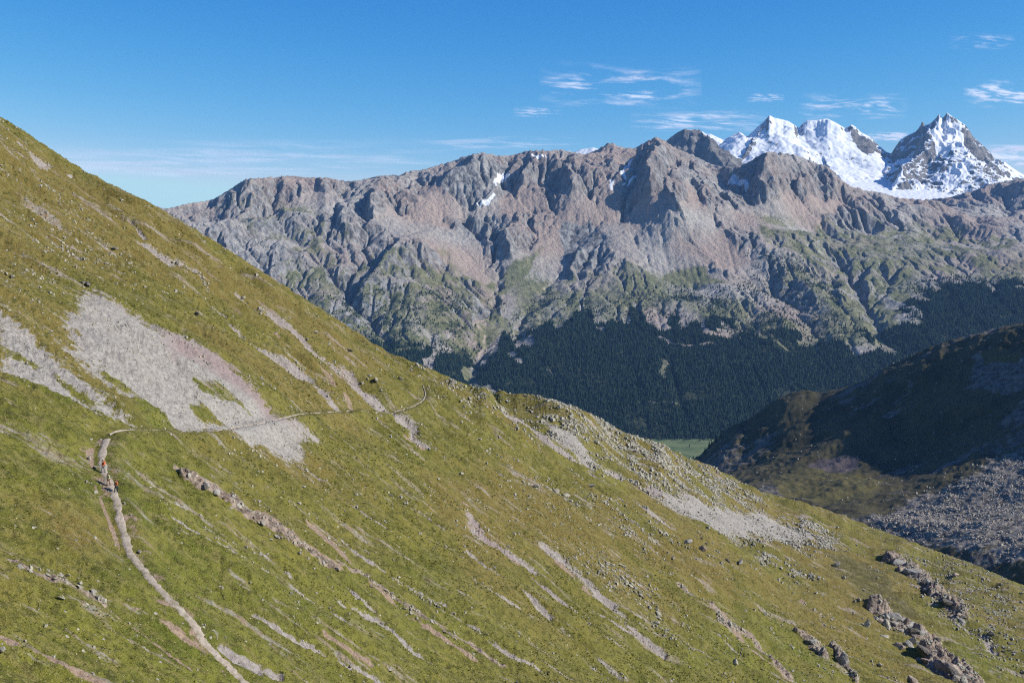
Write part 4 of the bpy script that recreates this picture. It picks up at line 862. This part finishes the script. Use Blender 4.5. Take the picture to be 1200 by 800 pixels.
# tussocks: real tufts of blades on the nearer turf
def tufts(x, y, z, size):
    n = len(x); B_ = 7; V = np.zeros((n, B_ * 3, 3), np.float32); ph = RNG.random(n) * 6.28
    for b in range(B_):
        a = ph + b * 2 * math.pi / B_ + RNG.random(n) * 0.5; ln = size * (0.7 + 0.6 * RNG.random(n)); hh = size * (0.55 + 0.6 * RNG.random(n)); w_ = size * 0.34
        V[:, b * 3, 0] = x - np.sin(a) * w_; V[:, b * 3, 1] = y + np.cos(a) * w_; V[:, b * 3, 2] = z - 0.06
        V[:, b * 3 + 1, 0] = x + np.sin(a) * w_; V[:, b * 3 + 1, 1] = y - np.cos(a) * w_; V[:, b * 3 + 1, 2] = z - 0.06
        V[:, b * 3 + 2, 0] = x + np.cos(a) * ln * 0.75; V[:, b * 3 + 2, 1] = y + np.sin(a) * ln * 0.75; V[:, b * 3 + 2, 2] = z + hh
    Fc = np.arange(n * B_ * 3).reshape(-1, 3)
    return mesh_from('grass', V.reshape(-1, 3), Fc, M_TUFT, False, None, {'tone': np.repeat(RNG.random(n), B_ * 3)[:, None] * np.ones((1, 3))})
n = N('tussock_grass'); at = n.n('ShaderNodeAttribute', attribute_name='tone'); sp = n.n('ShaderNodeSeparateColor'); n.l(at.outputs['Color'], sp.inputs[0])
tc_ = n.mix(n.ramp(sp.outputs[0], 0.15, 0.6), (0.120, 0.140, 0.018), (0.230, 0.225, 0.040)); tc_ = n.mix(n.ramp(sp.outputs[0], 0.65, 1.0), tc_, (0.46, 0.39, 0.15))
M_TUFT = n.out(tc_)
td = np.clip(0.6 + 1.2 * fbm(near.X / 11, near.Y / 6, 4, 1201), 0.0, 2) * (1 - np.clip(scree * 1.6, 0, 1)) * (1 - np.clip(rock * 1.5, 0, 1)) * (1 - np.clip(soil * 2.0, 0, 1)) * (near.Y < 420) * (near.Y / 150.0) ** -1.1
x, y, z, i, j = scatter_on(near, td, 120000, 75)
o = tufts(x, y, z, (0.10 + 0.15 * RNG.random(len(x)) ** 2) * np.clip(y / 160, 0.9, 1.5)); tag(o, 'countless tussocks of green and straw coloured grass on the near slope', 'grass', kind='stuff')

SHAPES = []
for k in range(10):
    V, Fc = stone_shape(3, 50 + k, (0.7, 0.55, 0.8, 0.9)[k % 4], 13 + k % 5); me_o = mesh_from('boulder', V, Fc, M_ST, False); SHAPES.append(me_o.data); C.objects.unlink(me_o); bpy.data.objects.remove(me_o)
def with_mat(me, m):
    key = me.name + m.name
    if key not in CACHE: c = me.copy(); c.materials.clear(); c.materials.append(m); CACHE[key] = c
    return CACHE[key]
CACHE = {}
def boulder(px, py, w, hgt, mat, label, group=None, T=near, name='boulder', rot=None, tilt=0.3, cat='boulder', sink=0.3):
    q = T.cast(px, py); s = w * 0.5 * q[1] / F * 1.1; sh = hgt * 0.5 * q[1] / F * 1.3
    o = bpy.data.objects.new(name, with_mat(random.choice(SHAPES), mat)); C.objects.link(o)
    o.scale = (s, s * random.uniform(0.8, 1.1), sh); o.rotation_euler = (random.uniform(-tilt, tilt), random.uniform(0.2, 0.2 + tilt) if rot is None else rot, random.uniform(0, 6.28) if rot is None else random.uniform(-0.25, 0.25))
    o.location = (q[0], q[1], q[2] + sh * sink); tag(o, label, cat, group); return o
B = [  # px, py, width, height, material, label
 (230, 369, 12, 9, M_DK, 'dark rounded boulder alone in brown grass above the pinkish scree edge'),
 (103, 334, 13, 8, M_DK, 'dark split boulder at the top edge of the large grey scree'),
 (97, 332, 8, 6, M_GREY, 'small grey boulder touching the dark split one above the scree'),
 (409, 411, 14, 6, M_DK, 'dark flat boulder with black underside near the slope skyline'),
 (370, 390, 9, 6, M_GREY, 'small dark-sided boulder on the brown slope up-left of the flat dark one'),
 (15, 326, 10, 10, M_ST, 'pale upright boulder at the left frame edge above the left scree'),
 (8, 322, 6, 7, M_ST, 'small pale boulder leaning at the left frame edge'),
 (135, 292, 8, 5, M_DK, 'little dark boulder on the upper brown slope'),
 (285, 349, 9, 5, M_ST, 'pale flat stone lying beside the upper bare streak'),
 (105, 539, 9, 9, M_ST, 'bright pale boulder left of the first hiker beside the path'),
 (107, 516, 7, 6, M_ST, 'pale pointed boulder beside the upper end of the path'),
 (111, 548, 8, 5, M_BR, 'low brownish rock between the bright boulder and the hikers'),
 (112, 577, 12, 4, M_ST, 'pale elongated slab left of the path below the hikers'),
 (163, 647, 9, 6, M_ST, 'pale rounded stone right beside the bend of the path'),
 (1119, 675, 20, 10, M_BR, 'large brown boulder with dark left side standing on the right slope'),
 (823, 645, 16, 12, M_BR, 'brown block with a dark hollow below it on the middle slope'),
 (806, 636, 12, 9, M_GREY, 'grey block just up-left of the brown block with the hollow'),
 (853, 657, 8, 6, M_DK, 'small dark boulder right of the brown block with the hollow'),
 (868, 660, 11, 7, M_GREY, 'grey flat boulder above the lower boulder patch'),
 (981, 664, 7, 15, M_ST, 'pale narrow standing slab left of the brown heath'),
 (989, 678, 6, 10, M_ST, 'small pale slab below the narrow standing one'),
 (1007, 703, 8, 6, M_ST, 'single white stone at the lower edge of the heath'),
 (242, 571, 15, 11, M_GREY, 'grey slab at the head of the long rock rib'), (255, 578, 14, 9, M_GREY, 'second grey slab down from the head of the long rock rib'),
 (270, 596, 12, 6, M_ST, 'light slab standing in grass left of the long rock rib'), (356, 571, 8, 6, M_ST, 'small white boulder in the grass above the long rock rib'),
 (350, 590, 9, 6, M_ST, 'rounded pale stone right of the long rock rib'), (317, 633, 12, 5, M_ST, 'flat white slab left of the lower long rock rib'),
 (80, 675, 14, 8, M_ST, 'greenish pale slab in the stony patch at lower left'), (95, 684, 12, 7, M_ST, 'lower pale slab of the stony patch at lower left'), (110, 694, 10, 6, M_GREY, 'last grey slab of the stony patch at lower left'),
 (72, 701, 14, 4, M_ST, 'thin white slab in grass below the stony patch'), (2, 762, 12, 10, M_ST, 'pale rock cut by the left frame edge in the brown soil'),
 (433, 396 + 45, 9, 6, M_ST, 'pale boulder pair member on the small spur below the skyline'), (441, 447, 10, 9, M_ST, 'larger pale boulder of the pair below the skyline'), (469, 445, 12, 5, M_ST, 'long pale slab right of the pair below the skyline'),
 (458, 581, 8, 5, M_ST, 'isolated pale stone above the curved bare streak'), (541, 748 - 192, 9, 6, M_ST, 'pale stone in the green patch near slope centre'), (693, 556 + 14, 14, 7, M_ST, 'wide pale slab topmost of the central rock group'), (627, 571, 13, 8, M_ST, 'largest pale boulder left in the central rock group'), (652, 577, 14, 10, M_ST, 'pale block in the middle of the central rock group'), (664, 582, 10, 10, M_ST, 'dark-edged pale block right in the central rock group'),
 (457, 786, 12, 7, M_ST, 'pale tilted stone near the bottom frame edge left of centre'), (862, 777, 11, 7, M_ST, 'pale leaning stone near the bottom frame edge right of centre'), (1031, 780, 10, 9, M_ST, 'pale stone left of the large brown crag'),
]
for b in B: boulder(*b)
CR = [  # bigger crags of the outcrops on the right: px, py, w, h, mat, label
 (1058, 659, 24, 17, M_GREY, 'grey crag heading the upper outcrop on the right slope'), (1072, 670, 20, 15, M_GREY, 'second grey crag of the upper outcrop'), (1084, 683, 15, 20, M_DK, 'dark steep crag below the grey ones of the upper outcrop'),
 (1095, 697, 12, 20, M_BR, 'brown narrow crag in the middle of the upper outcrop'), (1113, 705, 22, 12, M_DK, 'dark overhanging crag at the lower right of the upper outcrop'), (1127, 722, 16, 10, M_DK, 'last small dark crag of the upper outcrop'),
 (1048, 722, 15, 24, M_GREY, 'tall grey crag on the left of the big outcrop'), (1061, 731, 13, 30, M_BR, 'tall brown crag in the middle of the big outcrop'), (1076, 738, 24, 30, M_BR, 'large pinkish crag on the right of the big outcrop'),
 (1036, 745, 14, 18, M_ST, 'white jagged crag at the left foot of the big outcrop'), (1052, 757, 20, 24, M_BR, 'brown lower crag under the big outcrop'), (1069, 750, 9, 22, M_ST, 'pale narrow pillar inside the big outcrop'), (1078, 772, 18, 10, M_ST, 'pale ledge rock below the pinkish crag'),
 (1112, 786, 44, 40, M_BR, 'huge layered brown crag at the bottom right'), (1092, 778, 18, 24, M_GREY, 'grey flank rock left of the huge layered crag'), (1098, 748, 9, 9, M_DK, 'small dark rock above the huge layered crag'), (1070, 797, 20, 12, M_BR, 'brown rock cut by the bottom frame edge'),
 (950, 750, 14, 9, M_GREY, 'grey top slab of the left small outcrop'), (963, 764, 11, 22, M_GREY, 'long grey slab descending from the left small outcrop'), (978, 758, 9, 9, M_DK, 'dark head of the right small outcrop'), (988, 776, 13, 26, M_GREY, 'long grey slab of the right small outcrop'),
 (1014, 733, 8, 20, M_ST, 'pale narrow slab left of the big outcrop'), (1163, 742, 10, 7, M_DK, 'dark rock on the stony right slope'), (1185, 753, 12, 7, M_DK, 'dark rock pair near the right frame edge')]
for b in CR: b = (b[0], b[1], b[2] * 1.25, b[3] * 1.2, b[4], b[5]); boulder(*b, name='crag', cat='crag', rot=random.uniform(0.25, 0.55), sink=-0.08)
for pts, nn, lo_, hi_, lb, gp in [([(1032, 722), (1048, 728), (1064, 736), (1082, 745), (1060, 755)], 20, 9, 22, 'broken brown and grey rock packed around the big outcrop at lower right', 'broken rocks of the big outcrop'),
   ([(1088, 765), (1100, 775), (1118, 790), (1135, 799)], 12, 12, 28, 'layered brown rock of the bottom right bedrock mass', 'rocks of the bottom right mass'), ([(1044, 650), (1066, 664), (1086, 682), (1100, 700), (1130, 726)], 20, 7, 15, 'jagged rock of the narrow upper outcrop on the right slope', 'rocks of the upper outcrop')]:
    pts = np.array(pts, float)
    for k in range(nn):
        t = random.random() * (len(pts) - 1.001); a = int(t); p = pts[a] * (1 - (t - a)) + pts[a + 1] * (t - a)
        boulder(p[0] + random.uniform(-7, 7), p[1] + random.uniform(-6, 6), random.uniform(lo_, hi_), random.uniform(lo_, hi_) * 0.8, random.choice([M_BR, M_GREY, M_GREY, M_ST, M_DK]), lb, gp, name='crag', cat='crag', rot=random.uniform(0.3, 0.6), sink=-0.15)
RIB = [([(213, 552), (240, 566), (262, 582), (285, 596), (305, 612), (330, 630), (350, 645), (372, 656), (397, 668)], 26, 'angular grey and brown rock of the long rib crossing the middle left slope', 'rocks of the long rib'),
       ([(420, 672), (460, 700), (500, 726), (545, 752)], 14, 'brown rock of the thin lower rib below slope centre', 'rocks of the thin lower rib'),
       ([(20, 662), (45, 670), (75, 680), (115, 697)], 14, 'pale rock in the stony patch at lower left', 'rocks of the lower left stony patch'),
       ([(700, 665), (722, 660), (745, 690), (765, 715), (775, 735)], 20, 'pale boulder bordering the bright bare gully on its right side', 'boulders beside the bright bare gully')]
for pts, nn, lb, gp in RIB:
    pts = np.array(pts, float)
    for k in range(nn):
        t = (k + random.random()) / nn * (len(pts) - 1); a = int(t); p = pts[a] * (1 - (t - a)) + pts[min(a + 1, len(pts) - 1)] * (t - a)
        boulder(p[0] + random.uniform(-5, 5), p[1] + random.uniform(-4, 4), random.uniform(5, 12), random.uniform(3.5, 7), random.choice([M_GREY, M_BR, M_ST] if 'rib' in gp else [M_ST]), lb, gp, name='rock', cat='rock', rot=random.uniform(0.3, 0.7))
FIELDS = [([(480, 426), (620, 464), (700, 490), (800, 536), (790, 560), (700, 520), (600, 490), (520, 455)], 40, 5.0, M_ST, near, 'pale block in the boulder belt along the slope crest', 'blocks of the crest boulder belt'),
 ([(885, 602), (940, 606), (975, 622), (955, 636), (895, 630)], 26, 5.5, M_GREY, near, 'grey block in the dense boulder field on the saddle', 'blocks of the saddle boulder field'),
 ([(885, 644), (925, 656), (958, 680), (930, 680), (895, 662)], 18, 5.5, M_ST, near, 'pale block in the small boulder patch below the saddle', 'blocks of the small boulder patch'),
 ([(1050, 590), (1150, 560), (1199, 590), (1190, 640), (1110, 640), (1060, 615)], 14, 5, M_SHADE, hil, 'grey block in the boulder field of the shaded hill', 'blocks on the shaded hill')]
for poly, cnt, w, mt, T, lb, gp in FIELDS:
    poly = np.array(poly, float); lo, hi = poly.min(0), poly.max(0); k = 0
    while k < cnt:
        p = lo + (hi - lo) * np.array([random.random(), random.random()])
        ins = poly_mask(np.array([p[0]]), np.array([p[1]]), poly, 0.01)[0] > 0.5
        if ins: boulder(p[0], p[1], random.uniform(0.5, 1.5) * w, random.uniform(0.4, 1.0) * w, mt, lb, gp, T=T); k += 1

# ================================================================== hikers
def skin(name, joints, bones, rad, mat, parent, sub=1):
    me = bpy.data.meshes.new(name); keys = list(joints); me.from_pydata([joints[k] for k in keys], [(keys.index(a), keys.index(b)) for a, b in bones], [])
    o = bpy.data.objects.new(name, me); C.objects.link(o)
    m = o.modifiers.new('s', 'SKIN'); m.use_smooth_shade = True
    if not me.skin_vertices: me.skin_vertices.new() if hasattr(me.skin_vertices, 'new') else None
    sv = me.skin_vertices[0].data
    for k, key in enumerate(keys): sv[k].radius = rad[key] if isinstance(rad[key], tuple) else (rad[key], rad[key])
    sv[0].use_root = True
    s = o.modifiers.new('d', 'SUBSURF'); s.levels = sub; s.render_levels = sub
    dg = bpy.context.evaluated_depsgraph_get(); dg.update(); nm = bpy.data.meshes.new_from_object(o.evaluated_get(dg))
    o.modifiers.clear(); o.data = nm; nm.name = name; nm.materials.clear(); nm.materials.append(mat); o.parent = parent; return o
def ball(name, c, r, mat, parent, cut=None):
    import bmesh
    bm = bmesh.new(); bmesh.ops.create_uvsphere(bm, u_segments=16, v_segments=10, radius=1); 
    if cut is not None: bmesh.ops.delete(bm, geom=[v for v in bm.verts if v.co.z < cut], context='VERTS')
    me = bpy.data.meshes.new(name); bm.to_mesh(me); bm.free(); me.transform(__import__('mathutils').Matrix.LocRotScale(c, None, r)); me.materials.append(mat)
    for p in me.polygons: p.use_smooth = True
    o = bpy.data.objects.new(name, me); C.objects.link(o); o.parent = parent; return o
SKINM = simple('skin', (0.50, 0.30, 0.21), 0.6)
def hiker(px, py, hgt, face, jacket, trousers, pack, hat, stride, label, sleeves=None):
    q = near.cast(px, py); z0 = float(near.z_at(q[0], q[1]))
    root = bpy.data.objects.new('person', None); C.objects.link(root); root.location = (q[0], q[1], z0 + 0.02); root.rotation_euler = (0, 0, face); root.scale = (hgt / 1.76,) * 3
    tag(root, label, 'person', 'hikers walking in file on the path')
    s = stride
    J = {'pel': (0, 0, .95), 'sp': (0, .03, 1.15), 'ch': (0, .07, 1.34), 'nk': (0, .10, 1.50), 'hd': (0, .14, 1.60), 'tp': (0, .15, 1.70), 'nose': (0, .255, 1.60)}
    bn = [('pel', 'sp'), ('sp', 'ch'), ('ch', 'nk'), ('nk', 'hd'), ('hd', 'tp'), ('hd', 'nose')]
    rd = {'pel': (.15, .11), 'sp': (.13, .10), 'ch': (.16, .11), 'nk': .055, 'hd': (.085, .095), 'tp': .07, 'nose': .018}
    for sd, n_ in ((-1, 'l'), (1, 'r')):
        f = sd * s
        J.update({'h' + n_: (sd * .10, 0, .90), 'k' + n_: (sd * .11, .16 * f + .10, .50), 'a' + n_: (sd * .11, .26 * f - .03, .09), 't' + n_: (sd * .12, .26 * f + .13, .04),
                  's' + n_: (sd * .19, .06, 1.42), 'e' + n_: (sd * .27, -.10 * f + .02, 1.15), 'w' + n_: (sd * .27, -.16 * f + .22, 1.02), 'm' + n_: (sd * .265, -.16 * f + .31, 1.00)})
        bn += [('pel', 'h' + n_), ('h' + n_, 'k' + n_), ('k' + n_, 'a' + n_), ('a' + n_, 't' + n_), ('ch', 's' + n_), ('s' + n_, 'e' + n_), ('e' + n_, 'w' + n_), ('w' + n_, 'm' + n_)]
        rd.update({'h' + n_: .09, 'k' + n_: .058, 'a' + n_: .042, 't' + n_: .038, 's' + n_: .055, 'e' + n_: .040, 'w' + n_: .026, 'm' + n_: (.038, .018)})
        for fi, (dx, L) in enumerate([(-.027, .065), (-.009, .078), (.009, .072), (.026, .055)]):
            a, b = f'f{n_}{fi}', f'g{n_}{fi}'; mx, my, mz_ = J['m' + n_]
            J[a] = (mx + dx, my + .05, mz_ - .006); J[b] = (mx + dx * 1.1, my + .05 + L * .6, mz_ - .04); bn += [('m' + n_, a), (a, b)]; rd[a] = .009; rd[b] = .007
        mx, my, mz_ = J['m' + n_]; J['th' + n_] = (mx - sd * .045, my + .02, mz_ - .015); bn.append(('m' + n_, 'th' + n_)); rd['th' + n_] = .010
    skin('person_body', J, bn, rd, SKINM, root)
    up = lambda r, d: {k: (v[0] + d, v[1] + d) if isinstance(v, tuple) else v + d for k, v in r.items()}
    tk = ['pel', 'sp', 'ch', 'sl', 'el', 'sr', 'er', 'wl', 'wr']; tb = [b for b in bn if b[0] in tk and b[1] in tk]; jr = up({k: rd[k] for k in tk}, .022)
    skin('jacket', {k: J[k] for k in tk}, tb, jr, jacket, root)
    lk = ['pel', 'hl', 'kl', 'al', 'hr', 'kr', 'ar']; lb_ = [b for b in bn if b[0] in lk and b[1] in lk]
    skin('trousers', {k: J[k] for k in lk}, lb_, up({k: rd[k] for k in lk}, .020), trousers, root)
    for n_ in 'lr':
        kk = ['a' + n_, 't' + n_]; skin('boot', {'q': (J[kk[0]][0], J[kk[0]][1] - .05, .05), 'a': J[kk[0]], 't': J[kk[1]]}, [('a', 'q'), ('a', 't')], {'q': .05, 'a': .058, 't': .05}, simple('boot_leather', (0.05, .04, .035)), root)
    pk_ = ball('backpack', (0, -.15, 1.25), (.17, .14, .27), pack, root); ball('backpack_lid', (0, .0, 0), (.15, .12, .08), pack, pk_).location = (0, -.15, 1.50)
    ball('hair', (0, .125, 1.655), (.105, .12, .115), hat, root, -0.35)
    for sd in (-1, 1): ball('eye', (sd * .035, .215, 1.625), (.012,) * 3, hat, root)
k = simple
hiker(121.5, 554, 1.85, R(150), k('orange_red_jacket', (.55, .10, .03)), k('grey_trousers', (.20, .21, .20)), k('orange_pack', (.45, .12, .05)), k('black_cap', (.012, .01, .012)), .7, 'hiker with black cap and orange-red jacket, uppermost of the three on the path')
hiker(127.5, 569, 1.80, R(160), k('pale_jacket', (.55, .58, .30)), k('brown_trousers', (.22, .12, .08)), k('black_pack', (.02, .025, .035)), k('dark_hair', (.02, .015, .01)), .6, 'hiker with black backpack and pale yellow jacket, middle of the three on the path')
hiker(136.5, 577, 1.80, R(170), k('orange_jacket', (.50, .15, .05)), k('navy_trousers', (.02, .03, .06)), k('dark_red_pack', (.12, .02, .02)), k('brown_hair', (.06, .03, .02)), .8, 'hiker with dark red backpack, orange sleeves and navy trousers, lowest on the path')

# ================================================================== clouds
m = bpy.data.materials.new('cirrus'); m.use_nodes = True; t = m.node_tree; t.nodes.clear()
out = t.nodes.new('ShaderNodeOutputMaterial'); tr = t.nodes.new('ShaderNodeBsdfTransparent'); df = t.nodes.new('ShaderNodeBsdfDiffuse'); tl_ = t.nodes.new('ShaderNodeBsdfTranslucent'); ad = t.nodes.new('ShaderNodeMixShader'); mx = t.nodes.new('ShaderNodeMixShader'); at = t.nodes.new('ShaderNodeAttribute'); at.attribute_name = 'dens'
for s_ in (df, tl_): s_.inputs['Color'].default_value = (.94, .97, 1.0, 1)
ad.inputs[0].default_value = 0.85; t.links.new(df.outputs[0], ad.inputs[1]); t.links.new(tl_.outputs[0], ad.inputs[2]); t.links.new(at.outputs['Fac'], mx.inputs[0]); t.links.new(tr.outputs[0], mx.inputs[1]); t.links.new(ad.outputs[0], mx.inputs[2]); t.links.new(mx.outputs[0], out.inputs[0])
CL = [((40, 540), (160, 210), .26, 3), ((630, 820), (72, 128), .55, 11), ((735, 900), (128, 156), .50, 12), ((930, 1060), (108, 142), .55, 13), ((600, 660), (126, 138), .4, 14), ((1120, 1230), (92, 128), .6, 15), ((1010, 1060), (153, 168), .7, 16), ((1120, 1280), (164, 200), 1.0, 17), ((870, 915), (108, 124), .45, 18), ((1100, 1180), (40, 58), .25, 19), ((480, 700), (160, 178), .25, 20)]
VV = []; FF = []; DD = []; off = 0
for (x0, x1), (y0, y1), dmax, sd in CL:
    nu, nv = 160, 70; ALT = 5200.0
    A, Bq = np.meshgrid(np.linspace(0, 1, nu), np.linspace(0, 1, nv), indexing='ij')
    yn = ALT / ray(0, y0)[1]; yf = ALT / ray(0, y1)[1]; ux0 = (x0 - 600) / F; ux1 = (x1 - 600) / F
    yy = yn + (yf - yn) * Bq; xx = (ux0 + (ux1 - ux0) * A) * yy
    zz = ALT + 120 * fbm(xx / 4000, yy / 4000, 2, sd)
    L = (x1 - x0) / F * yn; Wd = yf - yn
    nn = fbm(A * 3.0 + Bq * 2.4, Bq * 6.5 - A * 2.2 + sd, 6, sd, 0.62) ; n2 = fbm(A * 1.6, Bq * 1.6 - A * 0.8, 3, sd + 50)
    d = np.clip((0.62 if sd in (3, 17, 16) else 0.40 if sd == 12 else 0.22) + 0.75 * nn + 0.5 * n2, 0, 1) ** 1.6 * np.clip(np.sin(A * math.pi), 0, 1) ** 0.8 * np.clip(np.sin(Bq * math.pi), 0, 1) ** 1.4
    VV.append(np.stack([xx, yy, zz], -1).reshape(-1, 3)); FF.append(grid_faces(nu, nv) + off); off += nu * nv; DD.append((np.clip(d * 1.9, 0, 1) * min(1, dmax * 1.45)).ravel())
dd = np.concatenate(DD)[:, None] * np.ones((1, 3))
o = mesh_from('clouds', np.concatenate(VV), np.concatenate(FF), m, True, None, {'dens': dd}); tag(o, 'thin wispy white cirrus clouds in the blue sky', 'clouds', kind='stuff')

# ================================================================== haze
hv = bpy.data.materials.new('haze_air'); hv.use_nodes = True; t = hv.node_tree; t.nodes.clear(); out = t.nodes.new('ShaderNodeOutputMaterial'); pv = t.nodes.new('ShaderNodeVolumePrincipled')
pv.inputs['Color'].default_value = (0.28, 0.55, 1.0, 1); pv.inputs['Density'].default_value = 1.75e-5; pv.inputs['Anisotropy'].default_value = 0.0
t.links.new(pv.outputs[0], out.inputs['Volume'])
x0, x1, y0, y1, z0, z1 = -12500, 15500, -3500, 20000, -795, 2150
V = [(a, b, c) for c in (z0, z1) for a, b in ((x0, y0), (x1, y0), (x1, y1), (x0, y1))]
o = mesh_from('haze', np.array(V), np.array([(0, 3, 2, 1), (4, 5, 6, 7), (0, 1, 5, 4), (1, 2, 6, 5), (2, 3, 7, 6), (3, 0, 4, 7)]), hv, False); tag(o, 'faint blue air haze', 'haze', kind='stuff')

# ================================================================== light, sky, camera
S = bpy.context.scene
AZ, EL = R(99), R(30)     # azimuth from +Y toward +X
sd = (math.sin(AZ) * math.cos(EL), math.cos(AZ) * math.cos(EL), math.sin(EL))
import mathutils
L = bpy.data.lights.new('sun', 'SUN'); L.energy = 4.4; L.angle = R(0.53); L.color = (1.0, 0.95, 0.87)
lo = bpy.data.objects.new('sun', L); C.objects.link(lo); lo.rotation_euler = mathutils.Vector(sd).to_track_quat('Z', 'Y').to_euler()
w = bpy.data.worlds.new('World'); S.world = w; w.use_nodes = True; t = w.node_tree
bg = t.nodes['Background']; sk = t.nodes.new('ShaderNodeTexSky'); sk.sky_type = 'NISHITA'; sk.sun_disc = False
sk.sun_elevation = EL; sk.sun_rotation = AZ; sk.altitude = 2500; sk.air_density = 1.0; sk.dust_density = 0.3; sk.ozone_density = 3.0
sp_ = t.nodes.new('ShaderNodeSeparateColor'); cb_ = t.nodes.new('ShaderNodeCombineColor'); t.links.new(sk.outputs[0], sp_.inputs[0])
for i_, (k_, p_, mx_) in enumerate([(0.108, 3.0, 4.5), (0.60, 1.4, 6.9), (2.31, 0.6, 9.0)]):   # clear high-altitude air: deeper blue
    a_ = t.nodes.new('ShaderNodeMath'); a_.operation = 'POWER'; a_.inputs[1].default_value = p_; t.links.new(sp_.outputs[i_], a_.inputs[0])
    b_ = t.nodes.new('ShaderNodeMath'); b_.operation = 'MULTIPLY'; b_.inputs[1].default_value = k_; t.links.new(a_.outputs[0], b_.inputs[0])
    c_ = t.nodes.new('ShaderNodeMath'); c_.operation = 'MINIMUM'; c_.inputs[1].default_value = mx_; t.links.new(b_.outputs[0], c_.inputs[0]); d_ = t.nodes.new('ShaderNodeMath'); d_.operation = 'MULTIPLY'; d_.inputs[1].default_value = (0.22, 0.6, 1.3)[i_]; t.links.new(sp_.outputs[i_], d_.inputs[0])
    e_ = t.nodes.new('ShaderNodeMath'); e_.operation = 'MINIMUM' if i_ == 2 else 'MAXIMUM'; t.links.new(c_.outputs[0], e_.inputs[0]); t.links.new(d_.outputs[0], e_.inputs[1]); t.links.new(e_.outputs[0], cb_.inputs[i_])
t.links.new(cb_.outputs[0], bg.inputs[0]); bg.inputs[1].default_value = 0.085
cam = bpy.data.cameras.new('camera'); cam.sensor_width = 36; cam.lens = F / 1200 * 36; cam.clip_start = 0.5; cam.clip_end = 200000
co = bpy.data.objects.new('camera', cam); C.objects.link(co); co.location = (0, 0, 0); co.rotation_euler = (math.pi / 2 - PITCH, 0, 0); S.camera = co
S.view_settings.view_transform = 'Standard'; S.view_settings.look = 'None'; S.view_settings.exposure = 0.55; S.view_settings.gamma = 1.0
S.render.engine = 'CYCLES'; S.cycles.use_denoising = False; S.cycles.pixel_filter_type = 'BLACKMAN_HARRIS'; S.cycles.filter_width = 1.15; S.cycles.max_bounces = 4; S.cycles.diffuse_bounces = 2; S.cycles.volume_bounces = 0; S.cycles.transparent_max_bounces = 8
